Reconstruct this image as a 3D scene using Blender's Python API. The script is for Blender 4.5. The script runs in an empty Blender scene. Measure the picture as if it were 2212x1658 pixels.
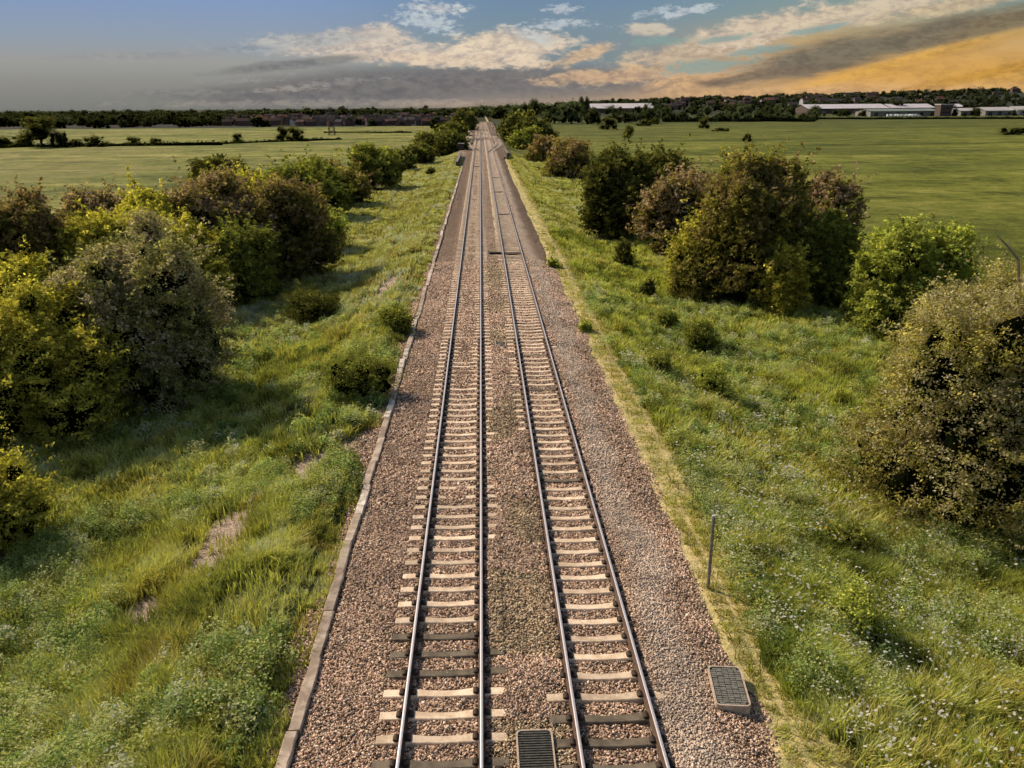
import bpy, math, random
import numpy as np
random.seed(7); RG=np.random.default_rng(7)
sc=bpy.context.scene; COL=sc.collection

# ------------------------------------------------------------------ camera
W0,H0=2212.,1658.
CAMH,CAMX=11.20,0.193
TH,YAW,ROLL,FPX=math.radians(17.97),math.radians(1.875),math.radians(0.45),1849.5
FW=np.array([math.sin(YAW)*math.cos(TH),math.cos(YAW)*math.cos(TH),-math.sin(TH)])
RT=np.array([math.cos(YAW),-math.sin(YAW),0.]); UP=np.cross(RT,FW)
RT,UP=RT*math.cos(ROLL)-UP*math.sin(ROLL),UP*math.cos(ROLL)+RT*math.sin(ROLL)
CP=np.array([CAMX,0.,CAMH])
def raydir(px,py):
    d=FW*FPX+RT*(px-W0/2)+UP*(H0/2-py); return d/np.linalg.norm(d)
def at(px,py,z=-2.0):
    d=raydir(px,py); t=(z-CP[2])/d[2]; return CP+d*t
def atY(px,py,Y):
    d=raydir(px,py); return CP+d*(Y/d[1])
def azel(px,py):
    d=raydir(px,py); return math.degrees(math.atan2(d[0],d[1])),math.degrees(math.asin(d[2]))
cam=bpy.data.cameras.new('camera'); co=bpy.data.objects.new('camera',cam); COL.objects.link(co); sc.camera=co
from mathutils import Matrix, Vector
M=Matrix(((RT[0],UP[0],-FW[0],CP[0]),(RT[1],UP[1],-FW[1],CP[1]),(RT[2],UP[2],-FW[2],CP[2]),(0,0,0,1)))
co.matrix_world=M
cam.sensor_width=36; cam.lens=36*FPX/W0; cam.clip_start=.1; cam.clip_end=20000

# ------------------------------------------------------------------ node helpers
class NT:
    def __init__(s,t): s.t=t; s.t.nodes.clear()
    def n(s,typ,**k):
        a=s.t.nodes.new(typ)
        for q,v in k.items(): setattr(a,q,v)
        return a
    def l(s,a,b): s.t.links.new(a,b)
    def put(s,sock,v):
        if hasattr(v,'is_linked') or isinstance(v,bpy.types.NodeSocket): s.l(v,sock)
        else:
            if sock.type=='RGBA' and not isinstance(v,(int,float)) and len(v)==3: v=tuple(v)+(1,)
            sock.default_value=v
    def m(s,op,a,b=0.,c=0.,clamp=False):
        q=s.n('ShaderNodeMath',operation=op,use_clamp=clamp)
        s.put(q.inputs[0],a); s.put(q.inputs[1],b); s.put(q.inputs[2],c); return q.outputs[0]
    def vec(s,x,y,z=0.):
        q=s.n('ShaderNodeCombineXYZ'); s.put(q.inputs[0],x); s.put(q.inputs[1],y); s.put(q.inputs[2],z); return q.outputs[0]
    def noise(s,v,scale,detail=4.,rough=.55,dist=0.):
        q=s.n('ShaderNodeTexNoise'); s.put(q.inputs['Vector'],v); q.inputs['Scale'].default_value=scale
        q.inputs['Detail'].default_value=detail; q.inputs['Roughness'].default_value=rough; q.inputs['Distortion'].default_value=dist
        return q.outputs['Fac']
    def mix(s,f,a,b,bt='MIX'):
        q=s.n('ShaderNodeMix',data_type='RGBA',blend_type=bt); q.clamp_factor=True
        s.put(q.inputs[0],f); s.put(q.inputs[6],a); s.put(q.inputs[7],b); return q.outputs[2]
    def ss(s,v,a,b):
        q=s.n('ShaderNodeMapRange',interpolation_type='SMOOTHSTEP'); s.put(q.inputs[0],v)
        q.inputs[1].default_value=a; q.inputs[2].default_value=b; return q.outputs[0]
    def ramp(s,f,st):
        q=s.n('ShaderNodeValToRGB'); e=q.color_ramp.elements
        while len(e)<len(st): e.new(.5)
        for i,(p,c) in enumerate(st): e[i].position=p; e[i].color=tuple(c)+(1,)
        s.put(q.inputs[0],f); return q.outputs[0]
def newmat(name):
    m=bpy.data.materials.new(name); m.use_nodes=True; return m,NT(m.node_tree)
def outp(t,sh):
    o=t.n('ShaderNodeOutputMaterial'); t.l(sh,o.inputs[0])
def bsdf(t,col,rough=.8,bump=None,metal=0.,spec=.3):
    b=t.n('ShaderNodeBsdfPrincipled'); t.put(b.inputs['Base Color'],col); t.put(b.inputs['Roughness'],rough)
    t.put(b.inputs['Metallic'],metal); b.inputs['Specular IOR Level'].default_value=spec
    if bump is not None:
        q=t.n('ShaderNodeBump'); q.inputs['Strength'].default_value=bump[1]; q.inputs['Distance'].default_value=bump[2]
        t.l(bump[0],q.inputs['Height']); t.l(q.outputs[0],b.inputs['Normal'])
    outp(t,b.outputs[0])
def P(t): return t.n('ShaderNodeNewGeometry').outputs['Position']
def sep(t,v):
    q=t.n('ShaderNodeSeparateXYZ'); t.l(v,q.inputs[0]); return q.outputs
def simple(name,c1,c2,scale=4.,rough=.8,metal=0.,spec=.3,bump=.3,detail=5.):
    m,t=newmat(name); tc=t.n('ShaderNodeTexCoord').outputs['Object']
    n=t.noise(tc,scale,detail,.6); f=t.ss(n,.3,.7)
    bsdf(t,t.mix(f,c1,c2),rough,(n,bump,.01),metal,spec); return m

# leaves, grass, stones: the base colour is stored per leaf
def m_foliage():
    m,t=newmat('foliage'); a=t.n('ShaderNodeAttribute',attribute_name='Col').outputs['Color']
    d=t.n('ShaderNodeBsdfDiffuse'); t.l(a,d.inputs[0])
    tr=t.n('ShaderNodeBsdfTranslucent'); t.l(t.mix(1.,a,(1.0,1.05,.5),'MULTIPLY'),tr.inputs[0])
    mx=t.n('ShaderNodeMixShader'); mx.inputs[0].default_value=.42; t.l(d.outputs[0],mx.inputs[1]); t.l(tr.outputs[0],mx.inputs[2])
    outp(t,mx.outputs[0]); return m
FOL=m_foliage()
def m_colored(name,rough=.9,scale=30.,amt=.35):
    m,t=newmat(name); a=t.n('ShaderNodeAttribute',attribute_name='Col').outputs['Color']
    tc=t.n('ShaderNodeTexCoord').outputs['Object']; n=t.noise(tc,scale,4.,.6)
    k=t.m('MULTIPLY_ADD',n,amt*2,1-amt); kk=t.vec(k,k,k)
    bsdf(t,t.mix(1.,a,kk,'MULTIPLY'),rough,(n,.3,.01)); return m
STONE=m_colored('stone')
def m_concrete(name,base,dark,sc_=3.):
    m,t=newmat(name); p=P(t)
    n1=t.noise(p,sc_,5.,.65); n2=t.noise(p,45.,3.,.6)
    oi=t.n('ShaderNodeObjectInfo').outputs['Random']
    c=t.mix(t.ss(n1,.38,.62),base,dark); c=t.mix(t.m('MULTIPLY',t.ss(n2,.5,.75),.5),c,tuple(x*.45 for x in dark))
    k=t.m('MULTIPLY_ADD',oi,.35,.82); c=t.mix(1.,c,t.vec(k,k,k),'MULTIPLY')
    bsdf(t,c,.9,(n2,.5,.01)); return m
CONC=m_concrete('sleeper_concrete',(.80,.63,.47),(.58,.43,.30))
CONCD=m_concrete('weathered_sleeper_concrete',(.20,.16,.115),(.12,.095,.07))
KERB=m_concrete('kerb_concrete',(.50,.40,.32),(.28,.21,.16),1.7)
KERBL=m_concrete('pale_kerb_concrete',(.72,.63,.56),(.36,.29,.24),2.4)
def m_rail():
    m,t=newmat('rail_steel'); g=t.n('ShaderNodeNewGeometry'); nz=sep(t,g.outputs['Normal'])[2]; pz=sep(t,g.outputs['Position'])[2]
    top=t.m('MULTIPLY',t.ss(nz,.75,.95),t.ss(pz,-.012,-.004))
    n=t.noise(g.outputs['Position'],9.,5.,.6)
    rust=t.mix(n,(.05,.028,.018),(.13,.075,.05))
    c=t.mix(top,rust,(.62,.57,.58)); bsdf(t,c,t.m('MULTIPLY_ADD',top,-.42,.85),(n,.2,.004),t.m('MULTIPLY',top,.55),.4); return m
RAIL=m_rail()
CLIP=simple('clip_iron',(.03,.02,.015),(.07,.045,.03),20.)
def m_ballast():
    m,t=newmat('ballast'); p=P(t); x,y,z=sep(t,p)
    v=t.n('ShaderNodeTexVoronoi'); v.inputs['Scale'].default_value=21.; t.l(p,v.inputs['Vector'])
    rnd=sep(t,v.outputs['Color'])[0]
    c=t.ramp(rnd,[(0.,(.04,.027,.02)),(.3,(.14,.095,.068)),(.55,(.31,.215,.155)),(.8,(.50,.37,.28)),(1.,(.68,.54,.44))])
    nl=t.noise(p,.55,5.,.6); k=t.m('MULTIPLY_ADD',nl,.9,.6); c=t.mix(1.,c,t.vec(t.m('MULTIPLY',k,1.0),t.m('MULTIPLY',k,.96),t.m('MULTIPLY',k,.89)),'MULTIPLY'); kg=t.m('MULTIPLY_ADD',t.noise(p,3.2,5.,.8),2.2,-.1); c=t.mix(1.,c,t.vec(kg,kg,kg),'MULTIPLY')
    wob=t.m('MULTIPLY_ADD',t.noise(t.vec(x,t.m('MULTIPLY',y,.25)),.9,4.),1.2,-.6)
    xx=t.m('ADD',x,wob)
    # pale stone spread beside the right track
    s1=t.m('MULTIPLY',t.ss(xx,3.4,3.9),t.m('SUBTRACT',1.,t.ss(xx,4.2,4.8)))
    c=t.mix(t.m('MULTIPLY',s1,.4),c,(.60,.50,.43))
    # darker brown strip along the right edge further off
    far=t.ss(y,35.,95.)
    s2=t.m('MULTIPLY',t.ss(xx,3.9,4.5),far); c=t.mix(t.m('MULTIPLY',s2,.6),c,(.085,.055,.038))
    s3=t.m('MULTIPLY',t.m('SUBTRACT',1.,t.ss(x,-2.5,-2.0)),t.m('MULTIPLY',far,t.ss(x,-4.2,-3.6)))
    c=t.mix(t.m('MULTIPLY',s3,.55),c,(.10,.066,.045)); kf=t.m('MULTIPLY_ADD',far,-.05,1.); c=t.mix(1.,c,t.vec(kf,kf,kf),'MULTIPLY')
    ff=t.ss(y,25.,150.)
    tr1=t.m('MULTIPLY',t.ss(x,.08,.2),t.m('SUBTRACT',1.,t.ss(x,.45,.75)))
    c=t.mix(t.m('MULTIPLY',tr1,t.m('MULTIPLY',ff,.5)),c,(.5,.38,.34))
    tr2=t.m('MULTIPLY',t.ss(x,1.9,2.0),t.m('SUBTRACT',1.,t.ss(x,3.15,3.25)))
    c=t.mix(t.m('MULTIPLY',tr2,t.m('MULTIPLY',ff,.5)),c,(.42,.31,.22))
    # greenish lichen film in the six foot
    gl=t.m('MULTIPLY',t.m('MULTIPLY',t.ss(x,.2,.8),t.m('SUBTRACT',1.,t.ss(x,1.5,1.9))),t.ss(t.noise(p,.4,3.),.45,.65))
    c=t.mix(t.m('MULTIPLY',gl,.4),c,(.17,.16,.10))
    bsdf(t,c,.95,(v.outputs['Distance'],1.,.06),spec=.15); return m
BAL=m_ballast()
def m_ground():
    m,t=newmat('ground'); p=P(t); x,y,z=sep(t,p)
    # mown and wind streaked pasture
    st=t.vec(t.m('MULTIPLY',x,.22),y,0.); st2=t.vec(t.m('MULTIPLY',x,.45),y,0.)
    n1=t.noise(st,.05,6.,.68,.8); n2=t.noise(st2,.4,6.,.7,.5); n3=t.noise(p,.012,5.,.6); n4=t.noise(p,2.6,4.,.75); n5=t.noise(st,.011,3.,.5,.5)
    left=t.m('SUBTRACT',1.,t.ss(x,-30.,20.))
    i1=t.noise(p,.09,7.,.72,.6); i2=t.noise(p,.5,6.,.75,.3)
    v1=t.m('ADD',t.m('MULTIPLY',t.m('SUBTRACT',n1,.5),1.9),t.m('ADD',t.m('MULTIPLY',t.m('SUBTRACT',i1,.5),1.9),t.m('MULTIPLY',t.m('SUBTRACT',i2,.5),1.3))); v1=t.m('ADD',v1,.5,clamp=True)
    cr=t.ramp(v1,[(0.,(.045,.055,.01)),(.3,(.10,.115,.018)),(.5,(.16,.175,.028)),(.7,(.22,.225,.042)),(1.,(.34,.32,.09))])
    cl=t.ramp(v1,[(0.,(.05,.065,.014)),(.3,(.105,.125,.028)),(.5,(.17,.185,.044)),(.7,(.24,.235,.068)),(1.,(.37,.33,.13))])
    c=t.mix(left,t.mix(1.,cr,(.88,.87,.80),'MULTIPLY'),t.mix(1.,cl,(1.,.97,.85),'MULTIPLY'))
    c=t.mix(t.m('MULTIPLY',t.ss(n3,.48,.60),.35),c,t.mix(left,(.06,.08,.018),(.20,.165,.07)))
    c=t.mix(t.m('MULTIPLY',t.ss(n5,.54,.60),.4),c,t.mix(left,(.04,.055,.014),(.09,.12,.03)))
    k=t.m('MULTIPLY_ADD',n4,1.6,.2); c=t.mix(1.,c,t.vec(k,k,k),'MULTIPLY')
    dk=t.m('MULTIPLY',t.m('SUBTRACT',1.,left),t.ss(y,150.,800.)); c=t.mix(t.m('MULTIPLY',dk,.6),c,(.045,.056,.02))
    # far land under the town: dull
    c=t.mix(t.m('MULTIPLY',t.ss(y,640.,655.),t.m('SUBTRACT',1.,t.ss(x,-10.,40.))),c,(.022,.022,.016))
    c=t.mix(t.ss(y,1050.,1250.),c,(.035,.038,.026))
    # verge soil and thatch under the grass
    nv=t.noise(p,1.6,5.,.65)
    vg=t.ramp(nv,[(0.,(.04,.045,.015)),(.45,(.09,.11,.03)),(.6,(.17,.17,.06)),(1.,(.28,.23,.12))])
    inv=t.m('MULTIPLY',t.m('MULTIPLY',t.ss(x,-26.,-20.),t.m('SUBTRACT',1.,t.ss(x,20.,26.))),t.m('SUBTRACT',1.,t.ss(y,120.,230.)))
    c=t.mix(inv,c,vg)
    for bx,by_,ra,rb in ((-7.6,22.4,1.3,2.2),(-6.3,38.5,1.0,2.6),(-8.8,19.6,.8,1.2),(-6.2,58.,1.1,4.),(-5.9,27.,.8,1.6)):
        ux=t.m('DIVIDE',t.m('SUBTRACT',x,bx),ra); uy=t.m('DIVIDE',t.m('SUBTRACT',y,by_),rb); d2=t.m('SQRT',t.m('ADD',t.m('MULTIPLY',ux,ux),t.m('MULTIPLY',uy,uy)))
        c=t.mix(t.m('SUBTRACT',1.,t.ss(t.m('ADD',d2,t.m('MULTIPLY_ADD',nv,.9,-.45)),.8,1.3)),c,t.mix(t.ss(t.noise(p,24.,3.,.8),.40,.60),(.20,.14,.10),(.56,.44,.36)))
    # straw path on the right hand edge
    w=t.m('MULTIPLY_ADD',t.noise(t.vec(x,t.m('MULTIPLY',y,.3)),.8,4.),1.4,-.7); xx=t.m('ADD',x,w)
    s=t.m('MULTIPLY',t.ss(xx,5.0,5.4),t.m('SUBTRACT',1.,t.ss(xx,6.3,7.1)))
    c=t.mix(t.m('MULTIPLY',s,.9),c,t.mix(t.ss(nv,.35,.65),(.72,.56,.27),(.34,.31,.12)))
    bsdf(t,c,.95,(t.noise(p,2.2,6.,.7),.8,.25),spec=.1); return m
GRD=m_ground()

# ------------------------------------------------------------------ object helpers
def link(o,parent=None):
    COL.objects.link(o)
    if parent: o.parent=parent
    return o
def tag(o,label=None,cat=None,group=None,kind=None):
    if label: o['label']=label
    if cat: o['category']=cat
    if group: o['group']=group
    if kind: o['kind']=kind
    return o
def empty(name,loc,label,cat,group=None,rz=0.):
    o=bpy.data.objects.new(name,None); o.location=tuple(map(float,loc)); o.rotation_euler=(0,0,rz); o.empty_display_size=.3
    link(o); return tag(o,label,cat,group)
def npmesh(name,V,F,C=None,mat=None,smooth=False):
    V=np.asarray(V,np.float32); me=bpy.data.meshes.new(name)
    Fs=[np.asarray(f,np.int32) for f in F if len(f)]
    nl=sum(f.size for f in Fs); nf=sum(len(f) for f in Fs)
    me.vertices.add(len(V)); me.vertices.foreach_set('co',V.ravel())
    me.loops.add(nl); me.loops.foreach_set('vertex_index',np.concatenate([f.ravel() for f in Fs]))
    tot=np.concatenate([np.full(len(f),f.shape[1],np.int32) for f in Fs]); st=np.concatenate([[0],np.cumsum(tot)[:-1]]).astype(np.int32)
    me.polygons.add(nf); me.polygons.foreach_set('loop_start',st); me.polygons.foreach_set('loop_total',tot)
    if smooth: me.polygons.foreach_set('use_smooth',np.ones(nf,bool))
    me.update(calc_edges=True)
    if C is not None:
        a=me.color_attributes.new('Col','FLOAT_COLOR','POINT'); C4=np.ones((len(V),4),np.float32); C4[:,:3]=C
        a.data.foreach_set('color',C4.ravel())
    if mat: me.materials.append(mat)
    return me
def mobj(name,me,parent=None): return link(bpy.data.objects.new(name,me),parent)
class MB:
    def __init__(s): s.v=[]; s.f=[]
    def add(s,vs,fs):
        b=len(s.v); s.v+=[tuple(map(float,v)) for v in vs]; s.f+=[tuple(b+i for i in f) for f in fs]
    def box(s,x0,x1,y0,y1,z0,z1,ch=0.):
        if ch:
            lo=[(x0,y0),(x1,y0),(x1,y1),(x0,y1)]; hi=[(x0+ch,y0+ch),(x1-ch,y0+ch),(x1-ch,y1-ch),(x0+ch,y1-ch)]
            s.add([(a,b,z0) for a,b in lo]+[(a,b,z1-ch) for a,b in lo]+[(a,b,z1) for a,b in hi],
              [(3,2,1,0),(0,1,5,4),(1,2,6,5),(2,3,7,6),(3,0,4,7),(4,5,9,8),(5,6,10,9),(6,7,11,10),(7,4,8,11),(8,9,10,11)])
        else:
            s.add([(x0,y0,z0),(x1,y0,z0),(x1,y1,z0),(x0,y1,z0),(x0,y0,z1),(x1,y0,z1),(x1,y1,z1),(x0,y1,z1)],
              [(3,2,1,0),(0,1,5,4),(1,2,6,5),(2,3,7,6),(3,0,4,7),(4,5,6,7)])
    def tube(s,pts,rad,n=6):
        rings=[]; b=len(s.v)
        for i,p in enumerate(pts):
            p=Vector(p); a=Vector(pts[max(i-1,0)]); c=Vector(pts[min(i+1,len(pts)-1)]); d=(c-a).normalized()
            u=d.cross(Vector((.3,.2,1))).normalized() if abs(d.z)<.95 else d.cross(Vector((1,0,0))).normalized(); w=d.cross(u)
            for k in range(n):
                q=p+(u*math.cos(2*math.pi*k/n)+w*math.sin(2*math.pi*k/n))*rad[i]; s.v.append(tuple(q))
        for i in range(len(pts)-1):
            for k in range(n): s.f.append((b+i*n+k,b+i*n+(k+1)%n,b+(i+1)*n+(k+1)%n,b+(i+1)*n+k))
        s.f.append(tuple(b+k for k in range(n))[::-1]); s.f.append(tuple(b+(len(pts)-1)*n+k for k in range(n)))
    def mesh(s,name,mat):
        me=bpy.data.meshes.new(name); me.from_pydata(s.v,[],s.f); me.materials.append(mat); me.update(); return me
    def build(s,name,mat,parent=None): return mobj(name,s.mesh(name,mat),parent)
def lattice(ix,iy,seed):
    h=(ix.astype(np.int64)*374761393+iy.astype(np.int64)*668265263+seed*974711)&0x7fffffff
    h=((h^(h>>13))*1274126177)&0x7fffffff; return ((h^(h>>16))&0xffff)/65535.
def vn(x,y,s=1.,seed=0):
    x=np.asarray(x,float)/s; y=np.asarray(y,float)/s; ix=np.floor(x); iy=np.floor(y); fx=x-ix; fy=y-iy
    fx=fx*fx*(3-2*fx); fy=fy*fy*(3-2*fy); ix=ix.astype(int); iy=iy.astype(int)
    a=lattice(ix,iy,seed); b=lattice(ix+1,iy,seed); c=lattice(ix,iy+1,seed); d=lattice(ix+1,iy+1,seed)
    return (a*(1-fx)+b*fx)*(1-fy)+(c*(1-fx)+d*fx)*fy
def sst(x,a,b):
    t=np.clip((np.asarray(x,float)-a)/(b-a),0,1); return t*t*(3-2*t)

# ------------------------------------------------------------------ terrain
def hill(x,y):
    u=x/np.maximum(y,1.); g=np.interp(u,[-1,-.02,.03,.12,.22,.34,.575,.8],[0,0,4,15,22,28,40,46])
    return g*sst(y,1150,2500)
def TZ(x,y):
    x=np.asarray(x,float); y=np.asarray(y,float)
    l=-.30-1.6*sst(-x,4.6,11.5); r=-.34-1.75*sst(x,5.8,13.)
    z=np.where(x<0,l,r); wd=sst(np.abs(x-1),6,12)
    z=z+(vn(x,y,1.7,3)-.5)*.22*sst(np.abs(x-.9),4.9,6.5)+(vn(x,y,9.,4)-.5)*.3*wd
    z=np.where((x>-4.3)&(x<5.1),-.6,z)
    z=np.where((y>176)&(x>-6.4)&(x<9.5)&(y<700),np.minimum(z,-.6),z)
    return z+hill(x,y)
def axis(a):
    out=[]
    for s,e,st in a: out+=list(np.arange(s,e,st))
    return np.array(out+[a[-1][1]])
gx=axis([(-6000,-1500,300),(-1500,-300,60),(-300,-60,12),(-60,-16,2.),(-16,16,.4),(16,60,2.),(60,300,12),(300,1500,60),(1500,6000,300)])
gy=axis([(-20,8,4),(8,60,.5),(60,120,1.),(120,240,3.),(240,700,10),(700,3000,60),(3000,12000,900)])
X,Y=np.meshgrid(gx,gy); Z=TZ(X,Y); nx,ny=len(gx),len(gy)
idx=np.arange(nx*ny).reshape(ny,nx)
F=np.stack([idx[:-1,:-1],idx[:-1,1:],idx[1:,1:],idx[1:,:-1]],-1).reshape(-1,4)
g=mobj('ground',npmesh('ground',np.stack([X,Y,Z],-1).reshape(-1,3),[F],mat=GRD,smooth=True)); tag(g,kind='structure')

# ------------------------------------------------------------------ ballast bed
def BH(x,y):
    x=np.asarray(x,float); y=np.asarray(y,float)
    z=np.interp(x,[-6.5,-4.2,-3.5,-2.4,-2.05,-1.6,-1.4,-.1,.1,.5,1.3,1.7,1.9,3.2,3.42,3.9,4.7,5.5,9.5],
                  [-.42,-.33,-.27,-.21,-.205,-.235,-.25,-.25,-.225,-.19,-.19,-.215,-.25,-.25,-.175,-.155,-.2,-.36,-.5])
    left=(x>-1.45)&(x<-.05)
    z=z+np.where(left,.05*np.exp(-((y-24.3)/1.1)**2)+.05*sst(y,30,38),0)
    six=(x>.0)&(x<1.75)
    z=z+np.where(six,.02*sst(vn(x*0,y,4.,9),.35,.7)+.045*(x<.5)*sst(y,15.8,16.4)*(1-sst(y,20.5,21.3))+.045*(x>1.15)*sst(y,14.6,15.1)*(1-sst(y,28.8,29.5)),0)
    return z+(vn(x,y,.8,5)-.5)*.035+(vn(x,y,.22,6)-.5)*.02
def bedges(y):
    l=-3.80-.65*vn(0*y,y,2.9,11)**2-.25*vn(0*y,y,.7,12)-1.1*np.exp(-((y-29.)/1.8)**2)-.9*np.exp(-((y-47.)/4.)**2)-.6*np.exp(-((y-21.)/1.2)**2); r=5.25+.35*vn(0*y,y,2.7,13)+.2*vn(0*y,y,.6,14)
    w=sst(y,205,222); return l*(1-w)-5.9*w, r*(1-w)+(7.7+.004*(y-220))*w
by=axis([(6,46,.12),(46,90,.5),(90,240,2.),(240,700,10)]); bu=np.linspace(0,1,110)
el,er=bedges(by); X=el[:,None]+(er-el)[:,None]*bu[None,:]; Y=by[:,None]+X*0; Z=BH(X,Y)
Z=np.where(Y>200,np.maximum(Z,-.24),Z)
edge=np.minimum(bu,1-bu)[None,:]; Z=Z-.12*(1-sst(edge,0,.02))
ny,nx=X.shape; idx=np.arange(nx*ny).reshape(ny,nx)
F=np.stack([idx[:-1,:-1],idx[:-1,1:],idx[1:,1:],idx[1:,:-1]],-1).reshape(-1,4)
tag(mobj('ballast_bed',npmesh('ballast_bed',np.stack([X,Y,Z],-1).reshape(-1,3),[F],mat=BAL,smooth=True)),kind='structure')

# ------------------------------------------------------------------ sleepers and rails
TRACKS=[(-.75,'left'),(2.57,'right')]
SP=.66
def sleeper_mesh(name,mat,w=.24,seed=0):
    r=random.Random(seed); mb=MB(); xs=[-1.25,-1.0,-.92,-.58,-.3,0,.3,.58,.92,1.0,1.25]; top=[-.172,-.168,-.166,-.168,-.192,-.203,-.192,-.168,-.166,-.168,-.172]
    vs=[];fs=[]
    for x,z in zip(xs,top):
        k=.85 if abs(x)<.35 else 1.; hw=w/2*k
        vs+=[(x,-hw-.025,-.36),(x,-hw,z-.012),(x,-hw+.015,z),(x,hw-.015,z),(x,hw,z-.012),(x,hw+.025,-.36)]
    for i in range(len(xs)-1):
        for k in range(5): fs.append((i*6+k,(i+1)*6+k,(i+1)*6+k+1,i*6+k+1))
    fs.append(tuple(range(6))); n=(len(xs)-1)*6; fs.append(tuple(n+k for k in range(6))[::-1])
    mb.add(vs,fs); return mb.mesh(name,mat)
SLP=sleeper_mesh('sleeper',CONC); SLPD=sleeper_mesh('sleeper',CONCD)
def clip_mesh():
    mb=MB(); pf=[(-.175,-.19),(-.175,-.145),(-.15,-.118),(-.12,-.105),(-.085,-.115),(-.0735,-.15),(-.0735,-.166),(.0735,-.166),(.0735,-.15),(.085,-.115),(.12,-.105),(.15,-.118),(.175,-.145),(.175,-.19)]
    n=len(pf); ysl=[(-.08,.9),(-.055,1.),(.055,1.),(.08,.9)]
    vs=[(x*k,y,z if abs(x)<.08 else -.166+(z+.166)*k) for y,k in ysl for x,z in pf]; fs=[]
    for i in range(3):
        for k in range(n): fs.append((i*n+k,i*n+(k+1)%n,(i+1)*n+(k+1)%n,(i+1)*n+k))
    fs+=[(0,1,2,3,4,5,6,7,8,9,10,11,12,13),tuple(3*n+k for k in range(n))[::-1]]
    mb.add(vs,fs); return mb.mesh('rail_fastening',CLIP)
CLM=clip_mesh()
def rail_mesh(path,name='rail'):
    prof=[(-.072,-.165),(-.072,-.155),(-.012,-.135),(-.009,-.05),(-.035,-.038),(-.036,-.008),(-.026,0.),(.026,0.),(.036,-.008),(.035,-.038),(.009,-.05),(.012,-.135),(.072,-.155),(.072,-.165)]
    n=len(prof); V=[];F=[]
    for i,(x,y,) in enumerate(path):
        for a,z in prof: V.append((x+a,y,z))
    for i in range(len(path)-1):
        for k in range(n): F.append((i*n+k,i*n+(k+1)%n,(i+1)*n+(k+1)%n,(i+1)*n+k))
    return npmesh(name,V,[F],mat=RAIL)
off={'left':13.42,'right':13.17}
darkset={'left':{3,4,5,-1},'right':{-1,0,1}}
def merged_sleepers(cx,y0,y1,wob=None):
    base=[v.co[:] for v in SLP.vertices]; bf=[tuple(p.vertices) for p in SLP.polygons]; V=[];q=[];h=[]
    y=y0
    while y<y1:
        c=cx(y) if callable(cx) else cx; b=len(V)
        V+=[(v[0]+c,v[1]+y,v[2]) for v in base]
        for f in bf: (q if len(f)==4 else h).append(tuple(b+i for i in f))
        y+=SP
    return npmesh('sleeper',V,[q,h],mat=CONC)
SLEEPY={}
for cx,nm in TRACKS:
    root=empty('railway_track',(0,0,0),'left of the two running tracks, its sleeper ends showing on both sides of the rails' if nm=='left' else 'right of the two running tracks, its outer sleeper ends buried in pale stone','railway track','two running tracks on the ballast')
    for s in (-.75,.755):
        mobj('rail',rail_mesh([(cx+s,4.)]+[(cx+s,y) for y in np.arange(10,700,30)]),root)
    y=off[nm]-2*SP; ys=[]
    for k in range(-2,98):
        jit=random.uniform(-.02,.02); yy=off[nm]+k*SP+jit; ys.append(yy)
        dk=(k in darkset[nm]) or k==-2 or (nm=='right' and random.random()<.04) 
        o=mobj('sleeper',SLPD if dk else SLP,root); o.location=(cx,yy,random.uniform(-.006,.004)); o.rotation_euler=(0,0,random.uniform(-.008,.008))
        if dk: o['label']='dark weathered sleeper'
        if k<45:
            for s in (-.75,.755):
                c=mobj('rail_fastening',CLM,o); c.location=(s,0,0)
    SLEEPY[nm]=ys
    o=mobj('sleeper',merged_sleepers(cx,off[nm]+98*SP,420),root); o['kind']='stuff'
# loops beyond the widening of the bed
def loopx(c0,c1,ya,yb):
    return lambda y: c0+(c1-c0)*float(sst(y,ya,yb))
for lab,fn,y0 in (('loop line joining the left track from the left beyond the widened bed',loopx(-.75,-4.15,226,292),233),
               ('loop line joining the right track from the right beyond the widened bed',loopx(2.57,6.1,222,285),229)):
    root=empty('railway_track',(0,0,0),lab,'railway track','loop lines in the distance')
    ys=list(np.arange(y0,300,3))+list(np.arange(300,700,20))
    for s in (-.75,.755): mobj('rail',rail_mesh([(fn(y)+s,y) for y in ys]),root)
    o=mobj('sleeper',merged_sleepers(fn,y0+16,360),root); o['kind']='stuff'
# crossover between the running lines
CL=['nearest, left to right','farther, right to left','from the left loop to the left track','from the right loop to the right track']
for ci,(ya,yb,a,b) in enumerate(((300,352,-.75,2.57),(372,420,2.57,-.75),(296,345,-4.15,-.75),(292,340,6.1,2.57))):
    fn=loopx(a,b,ya,yb); root=empty('crossover_track',(0,0,0),'crossover rails between neighbouring tracks in the distance, '+CL[ci],'railway track','crossovers in the distance')
    for s in (-.75,.755): mobj('rail',rail_mesh([(fn(y)+s,y) for y in np.arange(ya,yb+1,3)]),root)

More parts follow.
